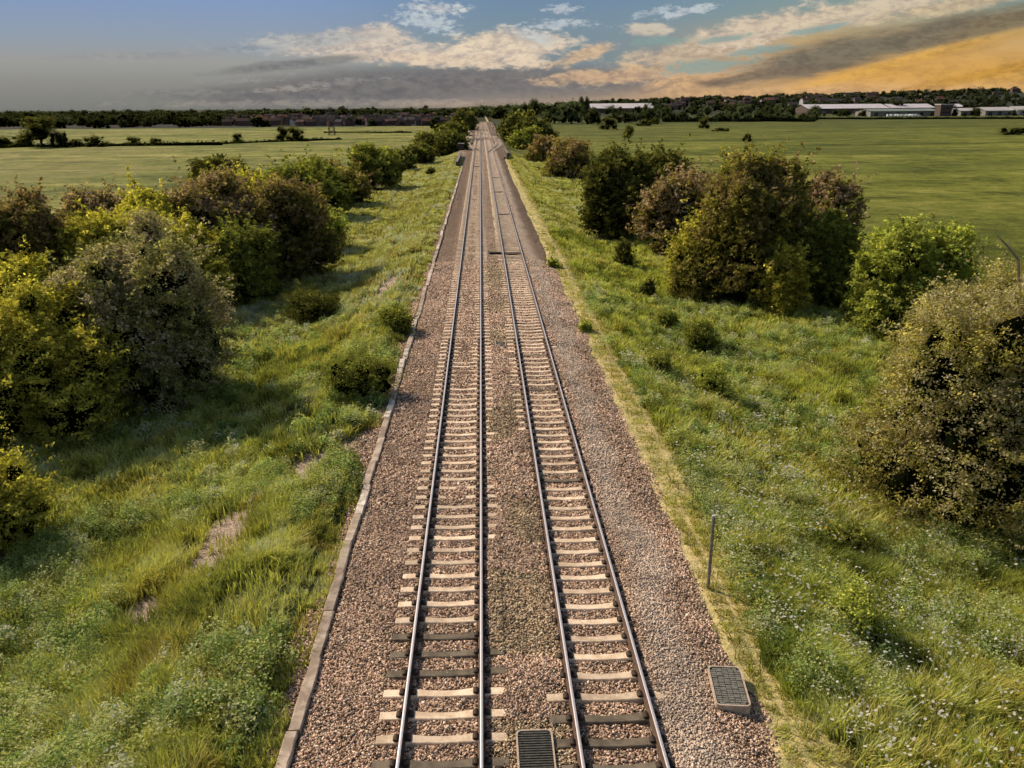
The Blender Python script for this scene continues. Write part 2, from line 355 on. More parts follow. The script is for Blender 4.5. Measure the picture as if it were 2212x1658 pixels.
# ------------------------------------------------------------------ loose ballast stones
def stones(n,x0,x1,y0,y1,s0,s1,lim=True):
    x=RG.uniform(x0,x1,n); u=RG.uniform(0,1,n); y=y0+(y1-y0)*u
    e0,e1=bedges(y); keep=(x>e0+.05*0)&(x<e1)
    for rx in (-1.5,.005,1.82,3.325): keep&=np.abs(x-rx)>.085
    keep&=~((x>-3.80)&(x<-3.46))
    for cx,nm in TRACKS:
        ys=np.array(SLEEPY[nm]); k=np.clip(np.round((y-ys[0])/SP).astype(int),0,len(ys)-1); d=np.abs(y-ys[k]); ax=np.abs(x-cx)
        top=np.interp(ax,[0,.3,.58,1.25],[-.203,-.192,-.168,-.172])
        on=(d<.125)&(ax<1.27)&(BH(x,y)+.012<top); keep&=~(on&(RG.random(n)>.02))
        keep&=~((np.abs(ax-.75)<.17)&(d<.09))
    keep&=~((x>.64)&(x<1.36)&(y>12.1)&(y<13.5)); keep&=~((np.abs(x-4.985-.11*(y-13.96))<.37)&(y>13.9)&(y<15.28))
    x=x[keep]; y=y[keep]; n=len(x)
    s=RG.uniform(s0,s1,n)*(1+.5*(RG.random(n)<.08)); z=BH(x,y)+s*.12+RG.uniform(-.004,.012,n)
    base=np.array([(1,0,0),(-1,0,0),(0,1,0),(0,-1,0),(0,0,1),(0,0,-1)],float)
    tri=np.array([(0,2,4),(2,1,4),(1,3,4),(3,0,4),(2,0,5),(1,2,5),(3,1,5),(0,3,5)])
    V=base[None]+RG.uniform(-.38,.38,(n,6,3)); V*=np.stack([np.ones(n),RG.uniform(.6,1,n),RG.uniform(.45,.8,n)],-1)[:,None,:]
    # random rotation
    q=RG.normal(size=(n,4)); q/=np.linalg.norm(q,axis=1)[:,None]; w,a,b,c=q.T
    R=np.stack([1-2*(b*b+c*c),2*(a*b-c*w),2*(a*c+b*w),2*(a*b+c*w),1-2*(a*a+c*c),2*(b*c-a*w),2*(a*c-b*w),2*(b*c+a*w),1-2*(a*a+b*b)],-1).reshape(n,3,3)
    V=np.einsum('nij,nkj->nki',R,V)*(s/2)[:,None,None]+np.stack([x,y,z],-1)[:,None,:]
    pal=np.array([(.68,.52,.41),(.54,.39,.29),(.38,.26,.19),(.22,.15,.11),(.09,.062,.048),(.62,.44,.38),(.78,.66,.56),(.33,.28,.23)])
    pr=np.array([.2,.2,.17,.13,.08,.1,.07,.05]); C=pal[RG.choice(8,n,p=pr)]*RG.uniform(.8,1.15,n)[:,None]
    pale=sst(x+ (vn(x,y,1.5,21)-.5)*1.,3.4,4.)*(1-sst(x+(vn(x,y,1.5,21)-.5),4.4,5.))
    C=C*(1-.6*pale[:,None])+np.array([.84,.74,.66])*(.45*pale*RG.uniform(.5,1.1,n))[:,None]
    gl=(x>.2)&(x<1.7)&(vn(x,y,2.5,22)>.5); C=np.where(gl[:,None],C*np.array([.8,.85,.75]),C)
    C=C*np.array([1.0,.95,.88])*(.76+.42*vn(x,y,1.3,23)+.35*vn(x,y,.45,24)-.12*(np.abs(x+2.6)<.7)*vn(x,y,.9,19))[:,None]
    C=np.repeat(C[:,None,:],6,1).reshape(-1,3)
    F=(tri[None]+np.arange(n)[:,None,None]*6).reshape(-1,3)
    return V.reshape(-1,3),F,C
def join(parts):
    V=[];F=[];C=[];b=0
    for v,f,c in parts: V.append(v);F.append(f+b);C.append(c);b+=len(v)
    return np.concatenate(V),np.concatenate(F),np.concatenate(C)
V,F,C=join([stones(100000,-5.2,5.7,12.,23.,.045,.075),stones(95000,-5.2,5.7,23.,46.,.055,.095),stones(65000,-5.2,5.7,46.,66.,.075,.12)])
tag(mobj('ballast_stones',npmesh('ballast_stones',V,[F],C,STONE)),'pinkish brown crushed stone ballast around the sleepers','ballast',kind='stuff')

# ------------------------------------------------------------------ kerb
kr=empty('kerb',(0,0,0),'long concrete kerb of end to end slabs along the left edge of the ballast','kerb')
y=12.; i=0
rr=random.Random(3)
while y<176:
    L=rr.uniform(1.5,2.3) if y<40 else rr.uniform(2.5,3.6); 
    if rr.random()<.12 and y>20: y+=rr.uniform(.1,.5); 
    mb=MB(); w=.12; n=6; dx=rr.uniform(-.035,.035); tl=rr.uniform(-.035,.035)
    vs=[];fs=[]
    for k in range(n+1):
        yy=L*k/n; e=lambda: rr.uniform(-.012,.012)
        xx=tl*k/n
        vs+=[(xx-w,yy,-.5),(xx-w+e(),yy,-.02),(xx-w+.02+e(),yy,e()*.3),(xx+w-.02+e(),yy,e()*.3),(xx+w+e(),yy,-.02),(xx+w,yy,-.5)]
    for k in range(n):
        for j in range(5): fs.append((k*6+j,k*6+j+1,(k+1)*6+j+1,(k+1)*6+j))
    fs.append(tuple(range(6))[::-1]); fs.append(tuple(n*6+j for j in range(6)))
    mb.add(vs,fs); o=mb.build('kerb_slab',KERBL if rr.random()<.3 else KERB,kr); o.location=(-3.63+dx,y,-.15+rr.uniform(-.015,.01)); 
    y+=L+rr.uniform(.01,.03); i+=1

# ------------------------------------------------------------------ hatches, post, lineside items
FRM=simple('hatch_frame_concrete',(.52,.42,.33),(.38,.29,.22),8.)
GRT=simple('grate_grey',(.12,.115,.10),(.20,.19,.165),14.)
GRTD=simple('grate_dark',(.045,.045,.038),(.09,.085,.07),10.)
def rrect(x0,x1,y0,y1,r,n=5):
    pts=[]
    for cx,cy,a in ((x1-r,y0+r,-90),(x1-r,y1-r,0),(x0+r,y1-r,90),(x0+r,y0+r,180)):
        for k in range(n+1):
            t=math.radians(a+90*k/n); pts.append((cx+r*math.cos(t),cy+r*math.sin(t)))
    return pts
def hatch(loc,w,l,h,label,rz,slat,nslat,gm,cols=0,r=.11):
    root=empty('access_chamber',loc,label,'access chamber',rz=rz)
    mb=MB(); A=rrect(-w/2,w/2,0,l,r); B=rrect(-w/2+.035,w/2-.035,.035,l-.035,r-.03); n=len(A)
    vs=[(a,b,-.3) for a,b in A]+[(a,b,h-.01) for a,b in A]+[(a+(0-a)*.01,b,h) for a,b in A]+[(a,b,h) for a,b in B]+[(a,b,h-.05) for a,b in B]
    fs=[]
    for L in range(4):
        for k in range(n): fs.append((L*n+k,L*n+(k+1)%n,(L+1)*n+(k+1)%n,(L+1)*n+k))
    mb.add(vs,fs); mb.build('frame',FRM,root)
    mb=MB(); B2=[(a*.985,(b-l/2)*.99+l/2) for a,b in B]; mb.add([(a,b,h-.045) for a,b in B2],[tuple(range(n))])
    iw=w/2-.045; il0,il1=.05,l-.05
    for k in range(nslat):
        yy=il0+(il1-il0)*(k+.5)/nslat; hh=(il1-il0)/nslat*slat/2; inset=.05 if k in (0,nslat-1) else 0
        if cols:
            for c in range(cols):
                a=-iw+inset+(2*iw-2*inset)*c/cols; b=-iw+inset+(2*iw-2*inset)*(c+1)/cols; jj=random.uniform(-.012,.012); zz=random.uniform(-.012,0)
                mb.box(a+.006,b-.006,yy-hh+jj*.3,yy+hh+jj*.3,h-.044,h-.008+zz,.003)
        else: mb.box(-iw+inset,iw-inset,yy-hh,yy+hh,h-.044,h-.012,.003)
    mb.build('lid',gm,root)
a=at(1547,1530,-.1); b=at(1625,1530,-.1)
hatch((4.985,13.96,-.2),.70,1.27,.11,'chamber with a grey cracked grid lid between the right track and the grass',-.11,.82,17,GRT,5)
hatch((1.0,12.16,-.2),.70,1.32,.10,'chamber with a dark ribbed lid between the two tracks at the very front',0.0,.6,19,GRTD)
hatch((.99,41.0,-.2),.55,1.0,.06,'small dark chamber lid between the two tracks, far up the line',0,.6,9,GRTD,r=.08)
GALV=simple('post_steel',(.16,.14,.12),(.28,.25,.22),12.,.6,.3)
pb=at(1529,1272,-.36); 
root=empty('marker_post',(pb[0],pb[1],-.36),'slim grey metal post standing at the edge of the straw path','post')
mb=MB(); mb.tube([(0,0,-.2),(0,0,.02),(.02,.0,2.02)],[.045,.045,.045],8); mb.build('pole',GALV,root)
mb=MB(); mb.tube([(.02,0,2.02),(.02,0,2.05)],[.052,.046],8); mb.build('cap',simple('cap_grey',(.4,.38,.35),(.5,.48,.45)),root)
BLK=simple('black_duct',(.012,.012,.012),(.03,.028,.025),6.)
def duct(x0,x1,y,w,h,label,mat=BLK):
    root=empty('cable_duct',((x0+x1)/2,y,-.2),label,'cable duct'); L=(x1-x0)/2; mb=MB(); mb.box(-L,L,-w/2,w/2,-.05,h,.02); mb.build('duct_body',mat,root)
    mb=MB(); n=max(2,int(2*L/.5))
    for k in range(n): mb.box(-L+2*L*k/n+.01,-L+2*L*(k+1)/n-.01,-w/2-.01,w/2+.01,h+.002,h+.03,.006)
    mb.build('duct_lid',mat,root); return root
r_=duct(.72,1.66,69.5,.5,.12,'black cable box lying between the two tracks')
mb=MB(); mb.box(-.58,-.50,-.1,.1,-.05,.32,.01); mb.build('end_marker',FRM,r_)
for k,(yy,lab) in enumerate(((69.5,'nearest'),(96.,'second nearest'),(122.,'third nearest'),(147.,'fourth nearest'))):
    duct(1.93,3.2,yy,.9 if k==0 else .6,.04,f'dark cable crossing laid between the rails of the right track, {lab} of four',simple('crossing_dark',(.05,.035,.025),(.09,.06,.045)))
duct(-1.4,-.1,176.,1.2,.04,'dark cable crossing laid between the rails of the left track',simple('crossing_dark',(.05,.035,.025),(.09,.06,.045)))
BRK=simple('parapet_brick',(.05,.033,.027),(.11,.075,.06),3.)
def wallthing(x,y0,y1,h,label,t=.4):
    root=empty('bridge_parapet',(x,y0,-.5),label,'parapet'); mb=MB(); mb.box(-t/2,t/2,0,y1-y0,-.6,h); mb.build('wall',BRK,root)
    mb=MB(); mb.box(-t/2-.06,t/2+.06,-.06,y1-y0+.06,h+.003,h+.14,.02); mb.build('coping',simple('coping',(.12,.1,.085),(.2,.17,.14)),root)
wallthing(-4.75,178,214,1.05,'low dark parapet at the left edge of the line')
wallthing(6.35,206,228,1.25,'low dark parapet at the right edge of the line')
def cabinet(loc,label,s=1.):
    root=empty('lineside_cabinet',loc,label,'cabinet'); mb=MB(); mb.box(-.6*s,.6*s,-.4*s,.4*s,0,1.5*s,.05); mb.build('body',simple('cab_dark',(.03,.02,.02),(.06,.04,.035)),root)
    mb=MB(); mb.box(-.7*s,.7*s,-.5*s,.5*s,1.503*s,1.62*s,.03); mb.build('lid',simple('cab_lid',(.5,.47,.43),(.6,.57,.52)),root)
    mb=MB(); mb.box(-.5*s,-.02,-.42*s,-.404*s,.15,1.35*s); mb.box(.02,.5*s,-.42*s,-.404*s,.15,1.35*s); mb.build('door',simple('cab_door',(.045,.03,.03),(.07,.05,.04)),root)
cabinet((-5.3,246,-.4),'dark lineside cabinet with a pale lid on the left of the widened line',1.25)
SLV=simple('signal_black',(.015,.015,.015),(.03,.03,.03)); 

# ------------------------------------------------------------------ foliage
ICO_V=None
import bmesh
bm=bmesh.new(); bmesh.ops.create_icosphere(bm,subdivisions=2,radius=1.); bm.verts.ensure_lookup_table()
ICO_V=np.array([v.co[:] for v in bm.verts]); ICO_F=np.array([[v.index for v in f.verts] for f in bm.faces]); bm.free()
PAL={
 'green':([(.15,.21,.04),(.23,.29,.055),(.085,.12,.025)],None),
 'lime':([(.18,.21,.035),(.27,.29,.05),(.10,.125,.022)],None),
 'dark':([(.05,.065,.017),(.085,.10,.022),(.03,.04,.012)],None),
 'mid':([(.09,.125,.026),(.15,.185,.035),(.05,.07,.016)],None),
 'pink':([(.085,.09,.026),(.13,.13,.035),(.045,.05,.016)],[(.38,.27,.19),(.50,.37,.28),(.25,.165,.11)]),
 'moss':([(.085,.10,.024),(.14,.15,.033),(.045,.055,.014)],[(.30,.22,.11),(.22,.16,.08)]),
 'rust':([(.09,.10,.026),(.14,.145,.034),(.045,.055,.016)],[(.28,.185,.115),(.36,.25,.16),(.2,.13,.08)]),
 'white':([(.13,.16,.055),(.20,.23,.085),(.07,.09,.032)],[(.44,.37,.27),(.54,.45,.34),(.30,.24,.17)]),
 'olive':([(.15,.175,.045),(.26,.275,.075),(.085,.10,.025)],[(.50,.45,.30),(.40,.33,.19),(.28,.24,.12)]),
 'far':([(.038,.046,.02),(.06,.07,.028),(.024,.03,.014)],None),  # far greens greyed, distance haze put into the leaf colour
 'fargrey':([(.07,.085,.045),(.10,.12,.06),(.045,.057,.03)],None),
}
def crown(w,d,h,z0,pal,bloom=.0,seed=0,leaf=.075,spray=.3,nsp=900,per=45,lobes=9,core=True,topheavy=0.,spiky=.0,flat=.45,shape='dome',shoots=True):
    """returns V,F,C of a crown; base centre at origin, spans z0..h"""
    r=np.random.default_rng(seed); a,b=w/2,d/2; hc=(h-z0)/2; zc=z0+hc
    # lobe centres and radii
    if shape=='dome':
        L=[(np.array([0,0,z0+h*.36]),np.array([a*.60,b*.60,h*.42]))]
        for k in range(lobes):
            th=2*math.pi*(k+r.uniform(-.35,.35))/lobes; rr=r.uniform(.48,.80); q=np.array([math.cos(th)*a*rr,math.sin(th)*b*rr,h*r.uniform(.10,.34)]); s=r.uniform(.2,.42)
            L.append((q,np.array([a*s,b*s,max(.2*h,q[2]*r.uniform(.85,1.15))])))
        for k in range(lobes):
            th=2*math.pi*(k+r.uniform(-.45,.45))/lobes; rr=r.uniform(.3,.70); q=np.array([math.cos(th)*a*rr,math.sin(th)*b*rr,h*r.uniform(.40,.74)]); s=r.uniform(.16,.36)
            L.append((q,np.array([a*s,b*s,min(a*s*1.2,h*.24)])))
        for k in range(max(3,lobes//2)):
            th=r.uniform(0,6.28); rr=r.uniform(0,.55); s=r.uniform(.14,.28); rz=min(a*s*1.2,h*.2); q=np.array([math.cos(th)*a*rr,math.sin(th)*b*rr,h*r.uniform(.70,.98)-rz]); L.append((q,np.array([a*s,b*s,rz])))
    else:
        L=[(np.array([0,0,zc-hc*.08]),np.array([a*.72,b*.72,hc*.82]))]
        for k in range(lobes):
            th=2*math.pi*(k+r.uniform(-.3,.3))/lobes; ph=r.uniform(-.75,1.)
            q=np.array([math.cos(th)*a*.60*math.sqrt(max(.05,1-ph*ph*.6)),math.sin(th)*b*.60*math.sqrt(max(.05,1-ph*ph*.6)),zc+ph*hc*.62])
            s=r.uniform(.30,.48); L.append((q,np.array([a*s,b*s,min(hc*s*1.1,a*s*1.3)])))
        for k in range(max(2,lobes//3)):
            th=r.uniform(0,6.28); q=np.array([math.cos(th)*a*.3,math.sin(th)*b*.3,zc+hc*r.uniform(.5,.7)]); s=r.uniform(.22,.36); L.append((q,np.array([a*s,b*s,hc*s])))
    wt=np.array([l[1][0]*l[1][2] for l in L]); wt/=wt.sum(); ch=r.choice(len(L),nsp*2,p=wt)
    Cn=np.array([l[0] for l in L])[ch]; Rn=np.array([l[1] for l in L])[ch]
    dv=r.normal(size=(nsp*2,3)); dv/=np.linalg.norm(dv,axis=1)[:,None]; dv[:,2]=np.where(dv[:,2]<-.5,-dv[:,2],dv[:,2])
    P_=Cn+dv*Rn*(r.uniform(.80,1.08,nsp*2)+(r.random(nsp*2)<.07)*r.uniform(.1,.35,nsp*2))[:,None]
    ok=np.ones(nsp*2,bool)
    for c,rad in L: ok&=(((P_-c)/(rad*.84))**2).sum(1)>1
    ok&=P_[:,2]>z0*.6+.02
    if shape=='dome': ok&=((vn(P_[:,0]+P_[:,2]*.7+50,P_[:,1]+P_[:,2]*.9+50,max(.55,spray*1.6),seed+9)> (.26 if nsp<3300 else .16))|(r.random(len(P_))<(.30 if nsp>400 else .7)))
    P_=P_[ok][:nsp]; dv=dv[ok][:nsp]; n=len(P_); shoot=np.zeros(n,bool)
    if shape=='dome' and n>150 and shoots:
        k=max(6,int(n*.08)); ii=r.choice(n,k); sd=dv[ii]*.8+r.normal(size=(k,3))*.35+np.array([0,0,.45]); sd/=np.linalg.norm(sd,axis=1)[:,None]; ln=r.uniform(.2,.75,k)*spray*2.0
        ext=[P_[ii]+sd*(ln*q)[:,None]-np.array([0,0,.03])*q*q*spray for q in (1,2,3)]; P_=np.concatenate([P_]+ext); dv=np.concatenate([dv]+[sd]*3); shoot=np.concatenate([shoot,np.ones(3*k,bool)]); n=len(P_)
    od=P_-np.array([0,0,zc*.8]); od/=np.linalg.norm(od,axis=1)[:,None]+1e-6
    ax=od*.8+r.normal(size=(n,3))*.45+np.array([0,0,.15+spiky]); ax/=np.linalg.norm(ax,axis=1)[:,None]
    per_n=np.maximum(6,(per*r.uniform(.5,1.4,n)*np.where(shoot,.35,1.)).astype(int)); sid=np.repeat(np.arange(n),per_n); m=len(sid)
    t=r.uniform(-.7,1.,m)**1; S=spray*(r.uniform(.6,1.35,n)*np.where(shoot,.55,1.))[sid]
    off_=r.normal(size=(m,3))*np.array([1,1,flat])*.34*(1.15-.55*np.maximum(t,0))[:,None]
    pos=P_[sid]+(ax[sid]*t[:,None]*(1.1+spiky)+off_)*S[:,None]
    pos[:,2]-=.12*S*np.abs(off_[:,0])*2
    nr=r.normal(size=(m,3))*.75+np.array([0,0,.75])+ax[sid]*.35; nr/=np.linalg.norm(nr,axis=1)[:,None]
    tg=np.cross(nr,r.normal(size=(m,3))); tg/=np.linalg.norm(tg,axis=1)[:,None]+1e-6; bt=np.cross(nr,tg)
    ls=leaf*r.uniform(.45,1.6,m)[:,None]
    V=np.stack([pos-tg*ls*.6,pos+bt*ls*.36+nr*ls*.08,pos+tg*ls*.6,pos-bt*ls*.36+nr*ls*.08],1).reshape(-1,3)
    F=np.arange(m*4).reshape(-1,4)
    cols,bl=PAL[pal]; cols=np.array(cols)*(np.array([1.65,1.6,1.7]) if pal.startswith('far') else np.array([2.25,1.78,2.0]))
    k=r.integers(0,len(cols),n)[sid]; k2=r.integers(0,len(cols),m); C=cols[k]*.55+cols[k2]*.45
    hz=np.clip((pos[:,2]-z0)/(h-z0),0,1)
    C=C*(r.uniform(.5,1.5,n)[sid]*(.7+.5*hz)*r.uniform(.8,1.2,m))[:,None]  # wide spray tone range puts clump highlights and dark gaps into leaf colour
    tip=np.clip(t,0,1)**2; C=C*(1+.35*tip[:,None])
    if bl is not None and bloom>0:
        bl=np.array(bl)*1.3; pn=vn(P_[:,0]*1.+31,P_[:,1]+P_[:,2]*1.3,max(.5,w*.16),seed+5)
        pb_=np.clip(bloom*(.35+.95*((P_[:,2]-z0)/(h-z0)))*(pn*2.0)-.15,0,.92); isb=(r.random(n)<pb_)[sid]&(r.random(m)<.72)
        cb=bl[r.integers(0,len(bl),m)]*r.uniform(.75,1.2,m)[:,None]; C=np.where(isb[:,None],cb,C)
    C=np.repeat(C[:,None,:],4,1).reshape(-1,3)
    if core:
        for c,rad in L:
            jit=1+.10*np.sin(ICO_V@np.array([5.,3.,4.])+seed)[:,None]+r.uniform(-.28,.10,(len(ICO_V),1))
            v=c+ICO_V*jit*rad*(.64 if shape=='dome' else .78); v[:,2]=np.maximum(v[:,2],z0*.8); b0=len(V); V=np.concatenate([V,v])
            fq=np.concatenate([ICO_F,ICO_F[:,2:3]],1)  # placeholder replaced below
            C=np.concatenate([C,np.tile(np.array([[.008,.011,.004]]),(len(v),1))])  # near-black core colour stands in for shade inside the crown
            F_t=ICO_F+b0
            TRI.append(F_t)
    return V,F,C,L
TRI=[]
BARK=simple('bark',(.035,.026,.018),(.08,.06,.042),6.)
def trunkmesh(L,h,rad,seed,z0=0.):
    r=random.Random(seed); mb=MB(); n=min(7,len(L))
    for k in range(n):
        c=L[k][0] if k else L[0][0]+np.array([0,0,h*.15]); bx,by_=r.uniform(-.1,.1)*rad*6,r.uniform(-.1,.1)*rad*6
        p0=np.array([bx,by_,-.3]); p3=np.array(c); p1=p0+(p3-p0)*np.array([.12,.12,.35]); p2=p0+(p3-p0)*np.array([.5,.5,.7])+np.array([r.uniform(-.1,.1)*h*.1,r.uniform(-.1,.1)*h*.1,0])
        s=1. if k==0 else .6; mb.tube([p0,p1,p2,p3],[rad*s,rad*.75*s,rad*.5*s,rad*.2*s],7)
    return mb.mesh('trunk',BARK)
def plant(name,label,cat,x,y,w,h,pal,group=None,d=None,z0=.1,trunk=True,part='crown',ex=0.,**k):
    global TRI
    z=float(TZ(x,y)); d=d or w
    root=empty(name,(x,y,z),label,cat,group)
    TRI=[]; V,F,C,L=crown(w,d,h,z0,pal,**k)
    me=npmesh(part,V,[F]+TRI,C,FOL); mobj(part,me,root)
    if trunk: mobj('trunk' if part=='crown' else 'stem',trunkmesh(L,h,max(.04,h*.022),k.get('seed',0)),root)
    return root
def fit(xl,xr,yt,yb,z=None,dz=.75):
    """real place and size of a bush from where its foot meets the slope and how wide and tall it stands"""
    pc=(xl+xr)/2; zz=-1.9
    for _ in range(6):
        q=at(pc,yb,zz); zz=float(TZ(q[0],q[1]))
    Yf=q[1]; 
    for _ in range(3):
        a=atY(xl,(yt+yb)/2,Yf); b=atY(xr,(yt+yb)/2,Yf); w=b[0]-a[0]; Yc=q[1]+dz*w/2; Yf=Yc
    c=atY(pc,(yt+yb)/2,Yc); top=atY(pc,yt,Yc); zg=float(TZ(c[0],Yc))
    return c[0],Yc,w,top[2]-zg
BUSH=[
 # label, l,r,top,base, palette, bloom, kwargs, name
 ('pale blossoming hawthorn with drooping branches, biggest bush of the left row',165,450,485,905,'white',.8,dict(nsp=2600,per=48,spray=.36,lobes=13,flat=.6),'hawthorn'),
 ('bright green feathery hawthorn at the left edge in front of the pale blossoming one',-150,215,625,985,'lime',0,dict(nsp=1900,per=60,spray=.42,lobes=11,flat=.3),'hawthorn'),
 ('small sunlit green hawthorn cut by the left edge, nearest bush of the left row',-90,78,985,1205,'lime',0,dict(nsp=500,per=60,spray=.32,lobes=7,flat=.3,leaf=.06),'hawthorn'),
 ('tall reddish brown hawthorn at the left edge with a pointed crown',-70,150,425,700,'rust',.85,dict(nsp=1300,per=48,spray=.38,lobes=9,spiky=.35),'hawthorn'),
 ('lime green hawthorn behind the pale blossoming one',170,480,440,690,'lime',0,dict(nsp=1700,per=50,spray=.45,lobes=11,flat=.35),'hawthorn'),
 ('pinkish tipped hawthorn standing behind the lime green one',140,300,425,560,'pink',.8,dict(nsp=700,per=40,spray=.4,lobes=8,spiky=.3),'hawthorn'),
 ('wide hawthorn with pink brown blossom, in the middle of the left row',320,580,385,640,'pink',.7,dict(nsp=1500,per=45,spray=.45,lobes=11),'hawthorn'),
 ('dark open hawthorn with its stem showing, beside the grass of the left verge',540,705,388,610,'rust',.55,dict(nsp=1100,per=42,spray=.4,lobes=9,z0=.9),'hawthorn'),
 ('lime tinted hawthorn seen between the two pink brown ones',455,600,380,500,'lime',0,dict(nsp=700,per=40,spray=.45,lobes=8),'hawthorn'),
 ('low very dark bush against the left field',410,552,346,430,'dark',0,dict(nsp=600,per=36,spray=.5,lobes=8,leaf=.11),'shrub'),
 ('round dark green bush in the left row, its top lit green',582,735,356,480,'mid',0,dict(nsp=800,per=40,spray=.5,lobes=9,leaf=.11),'shrub'),
 ('brown tinted bush on the verge side of the far left row',712,790,368,445,'rust',.4,dict(nsp=450,per=32,spray=.5,lobes=7,leaf=.12),'shrub'),
 ('tall bush with a lit green top in the far left row',745,860,316,410,'mid',0,dict(nsp=700,per=34,spray=.6,lobes=9,leaf=.14),'shrub'),
 ('small dark bush standing alone at the field side of the far left row',850,886,331,368,'dark',0,dict(nsp=160,per=26,spray=.55,lobes=6,leaf=.16),'shrub'),
 ('round bush on the verge between two smaller gaps of the far left row',880,930,317,355,'dark',0,dict(nsp=220,per=26,spray=.65,lobes=7,leaf=.18),'shrub'),
 ('double headed dark bush far along the left side of the line',905,972,294,334,'dark',0,dict(nsp=240,per=24,spray=.9,lobes=7,leaf=.25),'shrub'),
 ('dark bush right beside the line where the bed widens',946,995,290,332,'dark',0,dict(nsp=200,per=24,spray=.9,lobes=7,leaf=.25),'shrub'),
 ('green bush beyond the widened bed on the left',948,1000,276,303,'dark',0,dict(nsp=180,per=22,spray=1.2,lobes=7,leaf=.35),'shrub'),
 ('tall dark tree at the far left end of the line',988,1014,248,285,'dark',0,dict(nsp=200,per=22,spray=1.5,lobes=7,leaf=.45),'tree'),
 # fillers
 ('brown tinted hawthorn between the pointed reddish one and the pale blossoming one',70,210,490,680,'rust',.5,dict(lobes=9),'hawthorn'),
 ('shaded green hawthorn low between the lime green one and the dark open one',430,575,480,665,'mid',0,dict(lobes=9),'hawthorn'),
 ('green bush at the verge side of the dark open hawthorn, with arching fronds',655,740,455,545,'green',0,dict(lobes=7,spiky=.4),'shrub'),
 ('lime tinted bush low at the left edge behind the feathery hawthorn',-60,110,560,760,'lime',0,dict(lobes=9),'hawthorn'),
 ('brown tinted bush on the field side of the far left row',640,745,345,420,'rust',.4,dict(lobes=8),'shrub'),
 # right side
 ('large rounded dark hawthorn nearest the line in the right row',1268,1408,322,520,'dark',0,dict(nsp=1500,per=46,spray=.42,lobes=10,leaf=.09),'hawthorn'),
 ('dark hawthorn at the back of the nearest one in the right row',1385,1490,325,440,'dark',0,dict(nsp=800,per=40,spray=.5,lobes=9,leaf=.11),'hawthorn'),
 ('pink flecked hawthorn leaning out of the great clump on its left side',1396,1580,366,560,'pink',.8,dict(nsp=1400,per=44,spray=.42,lobes=10,spiky=.15),'hawthorn'),
 ('lime topped bush crowning the middle of the right clump',1560,1690,343,520,'lime',0,dict(lobes=8),'hawthorn'),
 ('tallest hawthorn of the right clump, mossy green with brown patches',1490,1765,350,672,'moss',.5,dict(nsp=2600,per=48,spray=.42,lobes=13),'hawthorn'),
 ('pale pink topped hawthorn at the field side of the right clump',1715,1848,380,560,'pink',1.1,dict(nsp=1200,per=44,spray=.42,lobes=9),'hawthorn'),
 ('dark green hawthorn low on the right side of the right clump',1690,1865,455,668,'mid',0,dict(nsp=1400,per=46,spray=.42,lobes=10),'hawthorn'),
 ('light green elder sapling in front of the dark right clump',1648,1742,518,682,'lime',0,dict(nsp=330,per=34,spray=.3,lobes=7,leaf=.12,flat=.6),'sapling'),
 ('loose light green hawthorn standing apart behind the biggest right bush',1855,2085,478,745,'green',.0,dict(nsp=1500,per=46,spray=.42,lobes=11,spiky=.2),'hawthorn'),
 ('huge olive and cream hawthorn cut by the right edge',1900,2420,575,1205,'olive',1.0,dict(nsp=4200,per=62,spray=.33,lobes=16,leaf=.062),'hawthorn'),
 ('lime green arching bush at the left foot of the right clump',1440,1560,470,640,'lime',0,dict(nsp=420,per=34,spray=.42,lobes=7,flat=.3),'shrub'),
 ('rusty brown bush on the verge, larger of the rusty pair far along the right',1184,1273,305,386,'rust',.75,dict(nsp=600,per=34,spray=.55,lobes=9,leaf=.13),'shrub'),
 ('rusty brown bush behind the larger rusty one on the right',1150,1215,300,350,'rust',.8,dict(nsp=380,per=30,spray=.6,lobes=8,leaf=.16),'shrub'),
 ('low round green bush by the line on the right, in front of the dark tree',1112,1162,285,322,'mid',0,dict(nsp=240,per=26,spray=.8,lobes=7,leaf=.22),'shrub'),
 ('broad dark tree standing on the right of the far line',1085,1180,247,312,'dark',0,dict(nsp=600,per=28,spray=1.1,lobes=10,leaf=.32),'tree'),
]
BUSHINFO=[]
for i,(lab,xl,xr,yt,yb,pal,bl,k,nm) in enumerate(BUSH):
    x,y,w,h=fit(xl,xr,yt,yb); k=dict(k); z0=k.pop('z0',.04); k['leaf']=max(.055,.0026*y)
    k['spray']=max(.40,.0075*y); k['nsp']=int(min(4600,max(260,(54 if y<110 else 32)*w*h*(.42/k['spray'])**1.5))); k['per']=(60 if y<30 else 46) if y<60 else 32; k['spiky']=k.get('spiky',.15); k['shoots']=y<130; BUSHINFO.append((x,y,w))
    print('BUSH %-40s x%.1f y%.1f w%.1f h%.1f'%(lab[:40],x,y,w,h))
    plant(nm,lab,'tree' if nm=='tree' else 'bush',x,y,w*((1.18 if y<130 else 1.) if x<0 else 1.05),h*(1.05 if y<150 else .92),pal,group='bushes and trees lining the railway',z0=z0,seed=100+i,bloom=bl,**k)
